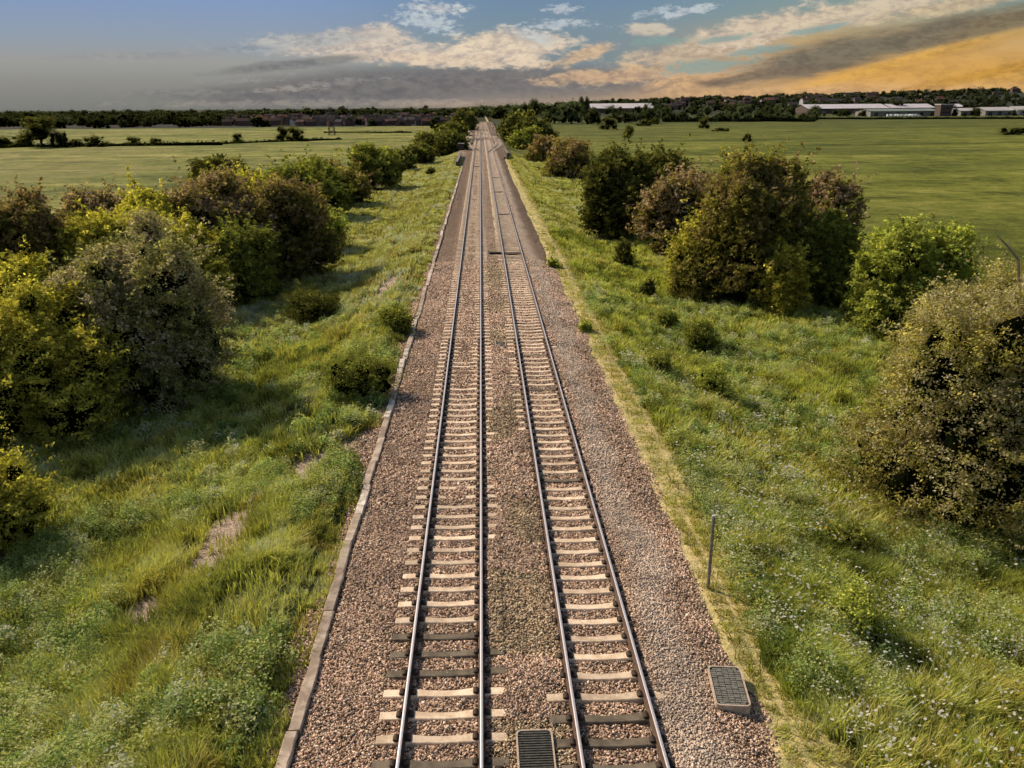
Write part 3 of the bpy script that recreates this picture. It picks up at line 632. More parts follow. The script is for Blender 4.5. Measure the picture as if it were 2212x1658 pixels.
SMALL=[
 ('small dark cone shaped bush at the foot of the large rounded dark hawthorn',1330,1364,515,578,'dark'),
 ('small dark upright bush in the grass left of the great right clump',1492,1520,610,660,'dark'),
 ('little dark bush on the verge between the cone shaped bush and the path',1385,1412,605,645,'dark'),
 ('dark low bush halfway down the right verge, just right of the straw path',1420,1462,672,720,'mid'),
 ('dark spreading bush on the right verge below the great clump',1475,1545,690,765,'mid'),
 ('round green weed bush on the right verge, nearer than the dark ones',1500,1572,790,868,'green'),
 ('low dark bush beside the straw path, left of the round weed bush',1395,1450,765,815,'mid'),
 ('tiny dark tuft at the ballast edge on the right, far up the line',1186,1203,562,578,'green'),
 ('tiny dark tuft at the ballast edge on the right, nearer one',1254,1276,698,716,'green'),
 ('low leafy bush with a dark heart in the right foreground grass',1780,1900,1285,1390,'green'),
 ('low dark bush in the right foreground just below the huge hawthorn',1800,1880,1140,1200,'mid'),
 ('dark nettle patch beside the kerb on the left verge',690,858,765,868,'mid'),
 ('smaller dark weed patch beside the kerb, farther up the left verge',815,892,668,722,'mid'),
 ('low dark foliage clump on the left verge in front of the open hawthorn',610,735,632,705,'dark'),  # dark leaf cloud set low on the verge
 ('small grey green bush alone on the far left verge',920,942,362,378,'dark'),
 ('low green bush on the right verge beside the rusty pair',1135,1180,322,340,'mid'),
]
for i,(lab,xl,xr,yt,yb,pal) in enumerate(SMALL):
    x,y,w,h=fit(xl,xr,yt,yb,dz=.5)
    lf=max(.05,min(.12,.0016*y)); plant('small_bush',lab,'bush',x,y,w,max(h,.4),pal,group='small bushes in the verges',z0=.02,seed=300+i,part='foliage',trunk=True,nsp=int(150+w*90) if y<90 else 90,per=34,spray=min(.32,w*.2),lobes=6,leaf=lf,flat=.7,spiky=.3)
# bare twig over the biggest right bush
q=atY(2200,560,26.); tw=empty('dead_branch',q,'bare dead branch poking out over the huge right hawthorn','branch'); mb=MB()
p1=atY(2152,506,26.)-q; mb.tube([(.9,.5,-3.),(0,0,0),tuple(p1*.5+np.array([0,0,.03])),tuple(p1)],[.05,.045,.035,.012],6); mb.tube([tuple(p1*.5),tuple(p1*.6+np.array([.1,0,.2]))],[.02,.006],5)
mb.build('limb',simple('dead_wood',(.2,.16,.13),(.3,.25,.2)),tw)

# ------------------------------------------------------------------ grass
BARE=[(-7.6,22.4,1.3,2.2),(-6.3,38.5,1.0,2.6),(-8.8,19.6,.8,1.2),(-6.2,58.,1.1,4.),(-5.9,27.,.8,1.6)]
def inbush(x,y):
    m=np.zeros(len(x),bool)
    for bx,by_,ra,rb in BARE: m|=((x-bx)/ra)**2+((y-by_)/rb)**2<.15+1.4*vn(x,y,.45,88)-.5*(np.modf(np.abs(x*73.7+y*31.3))[0]<.3)
    for bx,by_,w in BUSHINFO: m|=((x-bx)**2+(y-by_)**2)<(w*.30)**2
    return m
def blades(n,x0,x1,y0,y1,h0,h1,wd,seed,pal,side,dens=None):
    r=np.random.default_rng(seed); x=r.uniform(x0,x1,n); y=r.uniform(y0,y1,n)
    q=wd*28; x=x+(np.round(x/(q*1.7))*q*1.7-x)*.45*r.random(n); y=y+(np.round(y/(q*1.9))*q*1.9-y)*.45*r.random(n)
    cl=vn(x,y,.9,31)*.45+vn(x,y,.3,32)*.35+vn(x,y,2.4,30)*.3
    e0,e1=bedges(y)
    if side<0: keep=(x<e0+.12+.4*vn(x,y,.5,33)+.45*sst(vn(0*x,y,1.9,77),.55,.8)) 
    else: keep=(x>e1-.25+.6*vn(x,y,.6,34))
    keep&=r.random(n)<(.1+1.5*cl); keep&=~inbush(x,y)
    pathm=np.zeros(n,bool)
    if side>0:
        pw=x+(vn(x*0,y,2.5,35)-.5)*.9+(vn(x,y,.5,29)-.5)*.5; wpt=.35+.5*sst(vn(x*0,y,5.,28),.3,.6)+.5*sst(y,30,60); pathm=(pw>5.0)&(pw<5.95+wpt)&(r.random(n)<.96); keep&=~(pathm&(r.random(n)<.35))
    else: bare=(vn(x,y,1.9,36)>.72)&(x>-8.5)&(y>16); keep&=~(bare&(r.random(n)<.85))
    x,y,cl,pathm,e0k=x[keep],y[keep],cl[keep],pathm[keep],e0[keep]; n=len(x)
    hh=r.uniform(h0,h1,n)*(.3+1.15*cl); hh=np.where(pathm,hh*.3,hh)*(.5+.5*sst(x,6.,7.4) if side>0 else 1.)
    if side<0: hh*=.5+.5*sst(-x,4.,5.2)
    z=np.where((x>e0k-.15)&(side<0),BH(x,y),TZ(x,y)); az=r.uniform(0,6.283,n); 
    lean=hh*r.uniform(.1,.85,n); wx=(vn(x,y,.9,37)-.5)*hh*.6; wy=(vn(x,y,.9,40)-.5)*hh*.6
    dx=np.cos(az)*lean+wx; dy=np.sin(az)*lean+wy; px,py_=-np.sin(az),np.cos(az); w=wd*r.uniform(.6,1.4,n)
    b=np.stack([x,y,z-.02],-1); mid=b+np.stack([dx*.4,dy*.4,hh*.6],-1); tp=b+np.stack([dx,dy,hh*r.uniform(.75,1.,n)],-1); pv=np.stack([px,py_,0*px],-1)*w[:,None]
    V=np.stack([b-pv,b+pv,mid-pv*.8,mid+pv*.8,tp],1).reshape(-1,3); o=np.arange(n)[:,None]*5
    Q=(o+np.array([[0,1,3,2]])); T=(o+np.array([[2,3,4]]))
    pal=np.array(pal)*(np.array([2.65,1.95,2.3]) if side<0 else np.array([2.5,1.9,2.2])); dry=vn(x,y,3.2,38)*.45+vn(x,y,.8,39)*.35+vn(x,y,.3,27)*.2; k=np.clip(((dry-.18)*1.5*len(pal)+r.normal(size=n)*.7).astype(int),0,len(pal)-1)
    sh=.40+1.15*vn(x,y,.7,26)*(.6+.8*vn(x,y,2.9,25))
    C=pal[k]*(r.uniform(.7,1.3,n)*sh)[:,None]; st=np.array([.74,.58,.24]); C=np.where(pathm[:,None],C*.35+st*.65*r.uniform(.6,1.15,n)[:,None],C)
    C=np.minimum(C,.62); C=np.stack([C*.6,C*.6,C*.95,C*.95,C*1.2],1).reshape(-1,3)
    return V,Q,T,C
def grass_obj(name,label,sets):
    V=[];Q=[];T=[];C=[];b=0
    for v,q,t,c in sets: V.append(v);Q.append(q+b);T.append(t+b);C.append(c);b+=len(v)
    tag(mobj(name,npmesh(name,np.concatenate(V),[np.concatenate(Q),np.concatenate(T)],np.concatenate(C),FOL)),label,'grass',kind='stuff')
GL=[(.10,.15,.035),(.17,.23,.05),(.24,.30,.065),(.33,.37,.09),(.44,.43,.15)]
GR=[(.09,.14,.028),(.145,.21,.04),(.21,.28,.05),(.31,.35,.075),(.42,.40,.12)]
GLF=[(.13,.18,.05),(.21,.26,.07),(.29,.33,.10),(.39,.40,.16),(.50,.47,.25)]
GRF=[(.12,.17,.04),(.19,.24,.06),(.26,.31,.08),(.36,.37,.12),(.46,.43,.2)]
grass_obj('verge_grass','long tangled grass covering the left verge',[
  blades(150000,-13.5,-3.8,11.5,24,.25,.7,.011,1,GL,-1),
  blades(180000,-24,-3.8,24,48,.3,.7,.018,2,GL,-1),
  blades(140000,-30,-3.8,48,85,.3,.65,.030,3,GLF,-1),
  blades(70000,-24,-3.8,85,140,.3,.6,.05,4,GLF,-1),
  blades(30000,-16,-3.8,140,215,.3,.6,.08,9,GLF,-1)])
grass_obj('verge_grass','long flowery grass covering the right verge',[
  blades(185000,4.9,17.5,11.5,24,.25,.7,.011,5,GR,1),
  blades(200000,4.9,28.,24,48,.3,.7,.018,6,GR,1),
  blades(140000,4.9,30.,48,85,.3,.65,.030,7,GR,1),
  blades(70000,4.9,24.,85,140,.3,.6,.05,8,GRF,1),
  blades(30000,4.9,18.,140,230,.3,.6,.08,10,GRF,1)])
# low leafy weeds
def weeds(n,x0,x1,y0,y1,seed,pals,leaf,side,white=0.):
    r=np.random.default_rng(seed); x=r.uniform(x0,x1,n); y=r.uniform(y0,y1,n); e0,e1=bedges(y)
    keep=(x<e0+.05) if side<0 else (x>e1+1.0); keep&=~inbush(x,y); keep&=r.random(n)<sst(vn(x,y,2.6,41),.25,.6)
    x,y=x[keep],y[keep]; n=len(x); cbr=r.uniform(.55,1.45,n); rad=r.uniform(.15,.55,n); ht=r.uniform(.45,.95,n)
    per=(r.uniform(90,200,n)*(rad/.3)**1.3).astype(int); sid=np.repeat(np.arange(n),per); m=len(sid)
    a=r.uniform(0,6.283,m); q=np.sqrt(r.random(m))*rad[sid]; px=x[sid]+np.cos(a)*q; py_=y[sid]+np.sin(a)*q
    pz=TZ(px,py_)+ht[sid]*(1-.6*(q/rad[sid])**2)*r.uniform(.45,1.,m)
    nr=r.normal(size=(m,3))*.55+np.array([0,0,1.]); nr/=np.linalg.norm(nr,axis=1)[:,None]; tg=np.cross(nr,r.normal(size=(m,3))); tg/=np.linalg.norm(tg,axis=1)[:,None]; bt=np.cross(nr,tg)
    pos=np.stack([px,py_,pz],-1); ls=leaf*r.uniform(.5,1.3,m)[:,None]
    V=np.stack([pos-tg*ls*.6,pos+bt*ls*.4,pos+tg*ls*.6,pos-bt*ls*.4],1).reshape(-1,3)
    pals=np.array(pals)*np.array([2.1,1.85,2.3]); C=np.minimum(pals[r.integers(0,len(pals),n)[sid]]*(r.uniform(.6,1.3,m)*cbr[sid]*(.6+.55*(pz-TZ(px,py_))/ht[sid]))[:,None],.62)
    return V,np.arange(m*4).reshape(-1,4),np.repeat(C[:,None,:],4,1).reshape(-1,3)
WP=[(.17,.25,.07),(.24,.32,.095),(.11,.17,.045),(.34,.40,.16),(.28,.33,.08)]
for nm,sets in (('left',[weeds(1900,-14,-3.9,11.5,27,11,WP,.055,-1),weeds(1500,-22,-3.9,27,58,12,WP,.08,-1)]),('right',[weeds(2100,5.6,16.5,11.5,27,13,WP,.05,1),weeds(1900,5.6,23,27,58,14,WP,.075,1)])):
    V,F,C=join(sets); tag(mobj('leafy_weeds',npmesh('leafy_weeds',V,[F],C,FOL)),f'low leafy weeds and brambles growing through the {nm} verge','weeds',kind='stuff')
# white and yellow wildflowers
def flowers(n,seed,x0,x1,y0,y1,side,size):
    r=np.random.default_rng(seed); k=max(6,n//26); cx=r.uniform(x0,x1,k); cy=r.uniform(y0,y1,k); i=r.integers(0,k,n); sc_=r.uniform(.2,.9,k)
    x=cx[i]+r.normal(size=n)*sc_[i]; y=cy[i]+r.normal(size=n)*sc_[i]*1.2; e0,e1=bedges(y); keep=(x<e0-.2) if side<0 else (x>e1+.9); keep&=~inbush(x,y); x,y,i=x[keep],y[keep],i[keep]; n=len(x)
    z=TZ(x,y)+r.uniform(.45,.8,n); s=size*r.uniform(.5,1.3,n); V=[];
    ang=np.arange(6)*math.pi/3; tilt=r.normal(size=(n,2))*.3
    V=np.stack([np.stack([x+np.cos(a)*s,y+np.sin(a)*s,z+(np.cos(a)*tilt[:,0]+np.sin(a)*tilt[:,1])*s],-1) for a in ang],1).reshape(-1,3)
    yl=(r.random(k)<.12)[i]; C=np.where(yl[:,None],np.array([.6,.45,.05]),np.array([.78,.76,.70])); C=C*r.uniform(.75,1.,n)[:,None]
    return V,np.arange(n*6).reshape(-1,6),np.repeat(C[:,None,:],6,1).reshape(-1,3)
V,F,C=join([flowers(1100,51,6.3,13,12,24,1,.03),flowers(1300,52,6.5,17,22,42,1,.036),flowers(260,53,-12,-5,12,40,-1,.022),flowers(900,54,6.2,13,12,22,1,.028)])
tag(mobj('wildflowers',npmesh('wildflowers',V,[F],C,FOL)),'scattered white wildflowers in the verge grass','wildflowers',kind='stuff')

# ------------------------------------------------------------------ distant trees (shared meshes)
def farmesh(seed,pal,shape='round'):
    global TRI
    TRI=[]; w,h,z0={'round':(1.,1.,.03),'wide':(1.35,1.,.03),'poplar':(.27,1.,.03),'tall':(.6,1.,.1)}[shape]
    V,F,C,L=crown(w,w,h,z0,pal,seed=seed,leaf=.034,spray=.11,nsp=230,per=13,lobes=8 if shape!='poplar' else 5,flat=.8,shape='dome' if shape in('wide','round') else 'ball')
    mb=MB(); mb.tube([(0,0,-.1),(0,0,.25)],[.03,.02],6); b0=len(V); V=np.concatenate([V,np.array(mb.v)]); C=np.concatenate([C,np.full((len(mb.v),3),.03)])
    TRI+= [np.array([[b0+i for i in f]]) for f in mb.f]
    return npmesh('far_tree',V,[F]+TRI,C,FOL)
FT={}
for pal in ('far','fargrey','dark'):
    for sh in ('round','wide','poplar','tall'):
        FT[pal,sh]=[farmesh(hash((pal,sh,k))%1000 if False else 17*k+len(pal)*5+len(sh)*3,pal,sh) for k in range(3 if sh in('round','tall') else 2)]
def fartree(x,y,h,label,group=None,pal='far',sh='round',wf=1.,name='tree',z=None):
    o=mobj(name,random.choice(FT[pal,sh])); zz=float(TZ(x,y)) if z is None else z
    o.location=(x,y,zz-.1); o.rotation_euler=(0,0,random.uniform(0,6.28)); o.scale=(h*wf,h*wf,h); tag(o,label,'bush' if 'bush' in name else 'tree',group); return o
def ftpx(xl,xr,yt,yb,label,sh='round',pal='far',name='tree',group=None,zb=-1.95):
    q=at((xl+xr)/2,yb,zb); a=atY(xl,yb,q[1]); b=atY(xr,yb,q[1]); t=atY((xl+xr)/2,yt,q[1]); h=t[2]-zb
    bw={'round':1.05,'wide':1.45,'poplar':.31,'tall':.7}[sh]
    return fartree(q[0],q[1],h,label,group,pal,sh,wf=(b[0]-a[0])/h/bw,name=name)
HG='trees of the hedgerow across the left field'
for a in [(50,132,254,318,'tallest dark tree of the left field hedgerow','tall'),(-30,52,288,318,'dark hedgerow bush at the very left edge of the left field','wide'),
 (36,72,285,317,'small dark hedgerow tree just left of the tallest one','round'),
 (105,160,278,318,'dark hedgerow tree touching the tallest one on its right','wide'),(150,188,297,317,'low dark hedgerow bush, third right of the tallest tree','wide'),
 (178,236,289,317,'wide dark bush ending the thick part of the left hedgerow','wide'),(272,308,292,314,'left of two round bushes standing apart in the left hedgerow','round'),
 (320,352,294,313,'right of two round bushes standing apart in the left hedgerow','wide'),(500,527,285,309,'single upright bush midway along the left hedgerow','round'),
 (594,630,268,304,'left half of the broad tree pair in the left hedgerow','round'),(618,662,268,305,'right half of the broad tree pair in the left hedgerow','round')]:
    ftpx(*a[:5],sh=a[5],pal='dark',group=HG,name='hedgerow_bush' if 'bush' in a[4] else 'tree')
for a in [(1345,1370,270,306,'narrow lone tree in the right field','tall'),(1602,1624,284,306,'little round lone tree in the middle of the right field','round'),
 (1292,1338,248,279,'dense round tree at the near corner of the right field edge','round'),(1506,1535,250,277,'round bush just inside the far edge of the right field','round'),
 (1535,1580,273,283,'flat dark bush in the right field beside the round one','wide'),(1372,1412,256,271,'low dark bush at the right field edge left of the flat hedge','wide'),
 (1405,1425,252,268,'small bush leaning at the right field edge','round'),
 (2155,2235,271,290,'long dark bush mass at the right edge of the right field','wide')]:
    ftpx(*a[:5],sh=a[5],pal='dark',name='field_bush' if 'bush' in a[4] else 'tree')
# hedge lines and ditches
def hedge(p0,p1,h,w,label,pal='dark',seed=0,name='hedge'):
    global TRI
    a=at(*p0,-1.95); b=at(*p1,-1.95); L=np.linalg.norm(b[:2]-a[:2]); ang=math.atan2(b[1]-a[1],b[0]-a[0])
    r=np.random.default_rng(seed); n=int(L*6); t=r.uniform(-L/2,L/2,n); hh=h*(.7+.5*vn(t,t*0,3.,seed)); yy=r.normal(size=n)*w*.35; zz=r.uniform(0,1,n)*hh
    nr=r.normal(size=(n,3)); nr/=np.linalg.norm(nr,axis=1)[:,None]; tg=np.cross(nr,r.normal(size=(n,3))); tg/=np.linalg.norm(tg,axis=1)[:,None]; bt=np.cross(nr,tg); pos=np.stack([t,yy,zz],-1); ls=.35+h*.1
    V=np.stack([pos-tg*ls,pos+bt*ls*.6,pos+tg*ls,pos-bt*ls*.6],1).reshape(-1,3); cols=np.array(PAL[pal][0]); C=np.repeat((cols[r.integers(0,3,n)]*r.uniform(.5,1.1,n)[:,None])[:,None,:],4,1).reshape(-1,3)
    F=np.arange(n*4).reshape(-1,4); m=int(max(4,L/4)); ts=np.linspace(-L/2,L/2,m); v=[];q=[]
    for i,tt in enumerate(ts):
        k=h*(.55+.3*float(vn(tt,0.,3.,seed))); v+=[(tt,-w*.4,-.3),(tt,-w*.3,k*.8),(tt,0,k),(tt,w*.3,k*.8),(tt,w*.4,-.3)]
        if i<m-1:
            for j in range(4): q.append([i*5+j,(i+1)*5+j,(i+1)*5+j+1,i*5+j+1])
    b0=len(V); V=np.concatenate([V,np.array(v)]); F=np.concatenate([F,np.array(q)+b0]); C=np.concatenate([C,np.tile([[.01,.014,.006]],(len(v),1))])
    o=mobj(name,npmesh(name,V,[F],C,FOL)); o.location=((a[0]+b[0])/2,(a[1]+b[1])/2,-1.98); o.rotation_euler=(0,0,ang); return tag(o,label,'hedge')
hedge((-60,319),(480,313),1.5,2.2,'low dark hedge along the near side of the left hedgerow',seed=1)
hedge((440,313),(737,301.5),1.1,1.6,'thin dark hedge line running right from the hedgerow to its open end',seed=2)
hedge((700,287),(890,286.5),1.0,1.8,'short dark hedge line in the far left field by the pylon',seed=3)
hedge((1440,262),(1760,262),4.,4.,'dark clipped hedge along the far edge of the right field',seed=4,pal='far')
hedge((1740,257),(2260,256),2.,4.,'low dark hedge in front of the warehouses',seed=5,pal='far')
hedge((20,267),(420,267),1.8,4.,'pale green hedge in front of the left town',seed=6,pal='fargrey')
hedge((930,277),(1010,276),3.5,4.,'dense hedge at the foot of the left town near the line',seed=7)
# random skyline trees
def band(n,xl,xr,yb0,yb1,h0,h1,label,group,pals,shs,seed,zfun=None,wf=(.8,1.3)):
    r=random.Random(seed)
    for i in range(n):
        px=r.uniform(xl,xr) if n>3 else xl+(xr-xl)*(i+.5)/n; yb=r.uniform(yb0,yb1); q=at(px,yb,-1.95)
        fartree(q[0],q[1],r.uniform(h0,h1),label,group,r.choice(pals),r.choice(shs),wf=r.uniform(*wf))
# ------------------------------------------------------------------ distant houses
BR=[simple('house_brick',(.08,.045,.04),(.13,.07,.06),1.),simple('house_render',(.085,.065,.06),(.13,.10,.09),1.),simple('house_brown',(.055,.036,.035),(.08,.052,.05),1.)]
RF=[simple('roof_tile_dark',(.055,.036,.036),(.09,.058,.055),1.,1.,0,.1),simple('roof_tile_red',(.11,.05,.042),(.17,.08,.065),1.,1.,0,.1),simple('roof_slate',(.04,.035,.04),(.065,.055,.06),1.,1.,0,.1)]
WIN=simple('window_glass_dark',(.02,.022,.025),(.05,.05,.05),1.,.2)
def houseparts(L,D,Hh,R,bm_,rm):
    a=MB(); a.box(-L/2,L/2,-D/2,D/2,-1,Hh); a.add([(-L/2,-D/2,Hh),(-L/2,D/2,Hh),(-L/2,0,Hh+R),(L/2,-D/2,Hh),(L/2,D/2,Hh),(L/2,0,Hh+R)],[(0,2,1),(3,4,5)])
    wl=a.mesh('wall',bm_); b=MB(); e=.4
    b.add([(-L/2-e,-D/2-e,Hh-.25),(L/2+e,-D/2-e,Hh-.25),(L/2+e,0,Hh+R+.1),(-L/2-e,0,Hh+R+.1),(-L/2-e,D/2+e,Hh-.25),(L/2+e,D/2+e,Hh-.25)],[(0,1,2,3),(3,2,5,4)])
    rf=b.mesh('roof',rm); c=MB(); c.box(L*.28,L*.28+.9,-.5,.5,Hh+R*.5,Hh+R+1.3); ch=c.mesh('chimney',bm_)
    return wl,rf,ch
HM=[houseparts(random.uniform(8,16),random.uniform(7,9),5.2,random.uniform(2.2,3.2),(simple('house_white',(.42,.40,.38),(.5,.48,.46),1.) if k==5 else BR[k%3]),RF[(k*2)%3]) for k in range(11)]
def house(x,y,z,label,group,rz,s=1.,k=None):
    root=empty('house',(x,y,z),label,'house',group,rz); root.scale=(s,s,s); wl,rf,ch=HM[random.randrange(11) if k is None else k]
    mobj('wall',wl,root); r=mobj('roof',rf,root); mobj('chimney',ch,r)
r=random.Random(12)
tg='houses of the town beyond the left field'; cnt=0
for row in range(10):
    yb=271-row*2.9+r.uniform(-.3,.3); x0=480 if row<2 else (300 if row<4 else -20); px=x0+r.uniform(0,30)
    while px<1000:
        q=at(px,yb,-1.95); dens=1. if 470<px<950 else .3
        if r.random()<dens and q[1]<1900: house(q[0],q[1]+r.uniform(-15,15),float(TZ(q[0],q[1])),'small dark roofed house packed among the town beyond the left field',tg,r.choice([0,.3,-.5,.8,1.57])+r.uniform(-.3,.3),r.uniform(.5,.85)); cnt+=1
        px+=r.uniform(11,27)-row*.3
print('HOUSES',cnt)
tl='dark tree among the houses of the town beyond the left field'; tgp='trees of the town beyond the left field'
band(70,-20,1000,258,272,3.5,8,tl,tgp,['far','fargrey'],['round','wide'],21)
band(45,-20,1000,249,258,6,10,tl,tgp,['far','far','fargrey'],['round','wide','tall'],22)
# tree belt that closes the end of the line
band(26,1012,1095,250,257,9,14,'tree in the belt that closes the far end of the line','trees closing the end of the line',['far','fargrey'],['round','wide'],24)
for a in [(1165,1230,216,266,'large round grey green willow left of the white roofed shed','round'),(1205,1262,217,267,'second large grey green willow, touching the first on its right','round'),
  (1140,1170,214,262,'tall dark tree behind the left willow','tall'),(1095,1130,222,262,'grey green tree between the line and the willows','round'),(1120,1152,219,262,'dark round tree at the left of the willows','round'),(1060,1100,225,258,'broad tree just right of the end of the line','round'),
  (1250,1262,210,262,'left of the two poplars beside the white roofed shed','poplar'),(1261,1273,208,262,'right of the two poplars beside the white roofed shed','poplar'),
  (1262,1300,232,268,'bushy tree at the left end of the white roofed shed','round'),(1385,1425,231,266,'dark tree at the right end of the white roofed shed','round'),(1330,1370,236,266,'round tree in front of the white roofed shed','round'),
  (1425,1455,228,262,'dark tree a little right of the white roofed shed','round'),(1922,1952,215,243,'dark round tree standing before the long pale roof','round')]:
    ftpx(*a[:5],sh=a[5],pal='fargrey' if 'grey' in a[4] else 'far',group='big trees around the far sheds')
band(40,1270,1760,258,263,5,9,'tree in the belt along the far edge of the right field','tree belt beyond the right field',['far','fargrey'],['round','wide'],25)
band(48,1290,1770,246,256,8,13,'tree in the belt along the far edge of the right field','tree belt beyond the right field',['far','fargrey'],['round','tall'],26)
band(26,1750,2230,247,251,4,9,'tree between the warehouses','trees between the warehouses',['far'],['round','wide'],27)
# ------------------------------------------------------------------ warehouses
WR=simple('white_sheet_roof',(.50,.45,.47),(.60,.55,.57),.3,.5); WG=simple('green_sheet_roof',(.15,.18,.15),(.2,.23,.19),.3,.6); WP_=simple('pale_sheet_roof',(.36,.34,.33),(.46,.43,.41),.3,.6)
WW=simple('dark_brick_wall',(.07,.045,.04),(.11,.075,.065),.5); WC=simple('cladding_grey',(.16,.15,.14),(.24,.22,.2),.5); WH=simple('white_wall',(.5,.48,.46),(.6,.57,.55),.5)
def shed(xl,xr,yt,ye,yb,label,roof,wall,depth,nd=4,z=-1.95,Y=None,bays=1):
    q=at((xl+xr)/2,yb,z) if Y is None else atY((xl+xr)/2,yb,Y); Yf=q[1]; a=atY(xl,yb,Yf); b=atY(xr,yb,Yf); he=atY((xl+xr)/2,ye,Yf)[2]; hr=max(he+1.,atY((xl+xr)/2,yt,Yf+depth/2)[2]); L=b[0]-a[0]
    zb=min(a[2],b[2],z) if Y is None else a[2]-4
    root=empty('warehouse',((a[0]+b[0])/2,Yf,zb),label,'warehouse'); H=he-zb; R=hr-zb
    mb=MB(); mb.box(-L/2,L/2,0,depth,-2,H); mb.add([(-L/2,0,H),(-L/2,depth,H),(-L/2,depth/2,R),(L/2,0,H),(L/2,depth,H),(L/2,depth/2,R)],[(0,2,1),(3,4,5)]); mb.build('wall',wall,root)
    mb=MB(); mb.add([(-L/2-1,-1,H-.1),(L/2+1,-1,H-.1),(L/2+1,depth/2,R+.2),(-L/2-1,depth/2,R+.2),(-L/2-1,depth+1,H-.1),(L/2+1,depth+1,H-.1)],[(0,1,2,3),(3,2,5,4)])
    n=int(L/12)
    for k in range(1,n): 
        x=-L/2+L*k/n; s=(R+.2-H+.1)/(depth/2+1); mb.add([(x-.2,-.9,H-.05+.25),(x+.2,-.9,H-.05+.25),(x+.2,depth/2,R+.45),(x-.2,depth/2,R+.45)],[(0,1,2,3)])
    mb.build('roof',roof,root)
    for k in range(nd):
        x=-L/2+L*(k+.5)/nd; mb=MB(); mb.add([(x-2.2,-.05,.1),(x+2.2,-.05,.1),(x+2.2,-.05,min(4.5,H*.7)),(x-2.2,-.05,min(4.5,H*.7))],[(0,1,2,3)]); mb.build('loading_door',WC if wall is not WC else WIN,root)
    return root
shed(1278,1412,223,233,246,'long shed with a bright white roof behind the trees at the right of the line',WR,WW,60,6)
shed(1746,1920,224.5,233.5,245,'longest warehouse with a white roof and dark brick wall, left of the dark round tree',WR,WW,60,8)
shed(1925,2018,224,232,243,'white roofed warehouse continuing right of the dark round tree',WR,WW,50,4)
shed(2042,2082,224,230,240,'short white roofed warehouse right of the dark tower block',WR,WW,40,2)
shed(1880,2026,234.5,239,250,'low shed with a grey green roof in front of the white roofed warehouses',WG,WC,40,6)
shed(2075,2130,233,238.5,249,'pale grey shed, left of the two at the right end',WP_,WC,35,3)
shed(2128,2190,231,238,249,'pale grey shed, right of the two at the right end',WP_,WC,35,3)
shed(2196,2240,229,236,248,'white walled shed cut by the right edge',WP_,WH,30,2)
q=at(2042,250,-1.95); tb=empty('tower_block',(q[0],q[1],-1.95),'dark squat tower with a pale rim among the warehouses','building'); tb_h=atY(2042,224,q[1])[2]+1.95
mb=MB(); mb.box(-6,6,0,12,-1,tb_h-1); mb.build('wall',WW,tb); mb=MB(); mb.box(-6.6,6.6,-.6,12.6,tb_h-.997,tb_h); mb.build('roof',WP_,tb)
for z in (3,7): mb=MB(); mb.box(-4,4,-.05,-.02,z,z+1.5); mb.build('window',WIN,tb)
# vans parked before the low shed
VW=simple('van_white',(.7,.7,.7),(.78,.78,.78),1.,.4); TY=simple('tyre',(.01,.01,.01),(.02,.02,.02),1.)
prof=[(-2.6,.4),(2.5,.4),(2.6,.9),(2.3,1.3),(1.6,1.45),(1.1,2.2),(-2.55,2.25),(-2.6,2.1)]
mb=MB(); n=len(prof); mb.add([(a,-.95,b) for a,b in prof]+[(a,.95,b) for a,b in prof],[tuple(range(n)),tuple(range(2*n-1,n-1,-1))]+[(k,k+n,(k+1)%n+n,(k+1)%n) for k in range(n)]); VB=mb.mesh('body',VW)
mb=MB(); mb.tube([(0,-1.,.36),(0,-.75,.36)],[.36,.36],10); VWH=mb.mesh('wheel',TY)
mb=MB(); mb.add([(1.15,-.96,1.5),(1.55,-.96,1.5),(1.2,-.96,2.05),(.4,-.96,2.05),(.4,-.96,1.5)],[(0,1,2,3,4)]); VG=mb.mesh('side_window',WIN)
for k in range(9):
    q=at(1918+k*7.6,251.5,-1.95); vr=empty('parked_van',(q[0],q[1]-4,-1.95),'white van parked in the row before the low grey green shed','van','white vans parked before the low shed',random.choice([0,math.pi])+random.uniform(-.1,.1)); vr.scale=(1.15,1.15,1.15)
    mobj('body',VB,vr); mobj('side_window',VG,vr)
    for x in (-1.7,1.7):
        for yy in (0,1.75): w=mobj('wheel',VWH,vr); w.location=(x,yy,0)
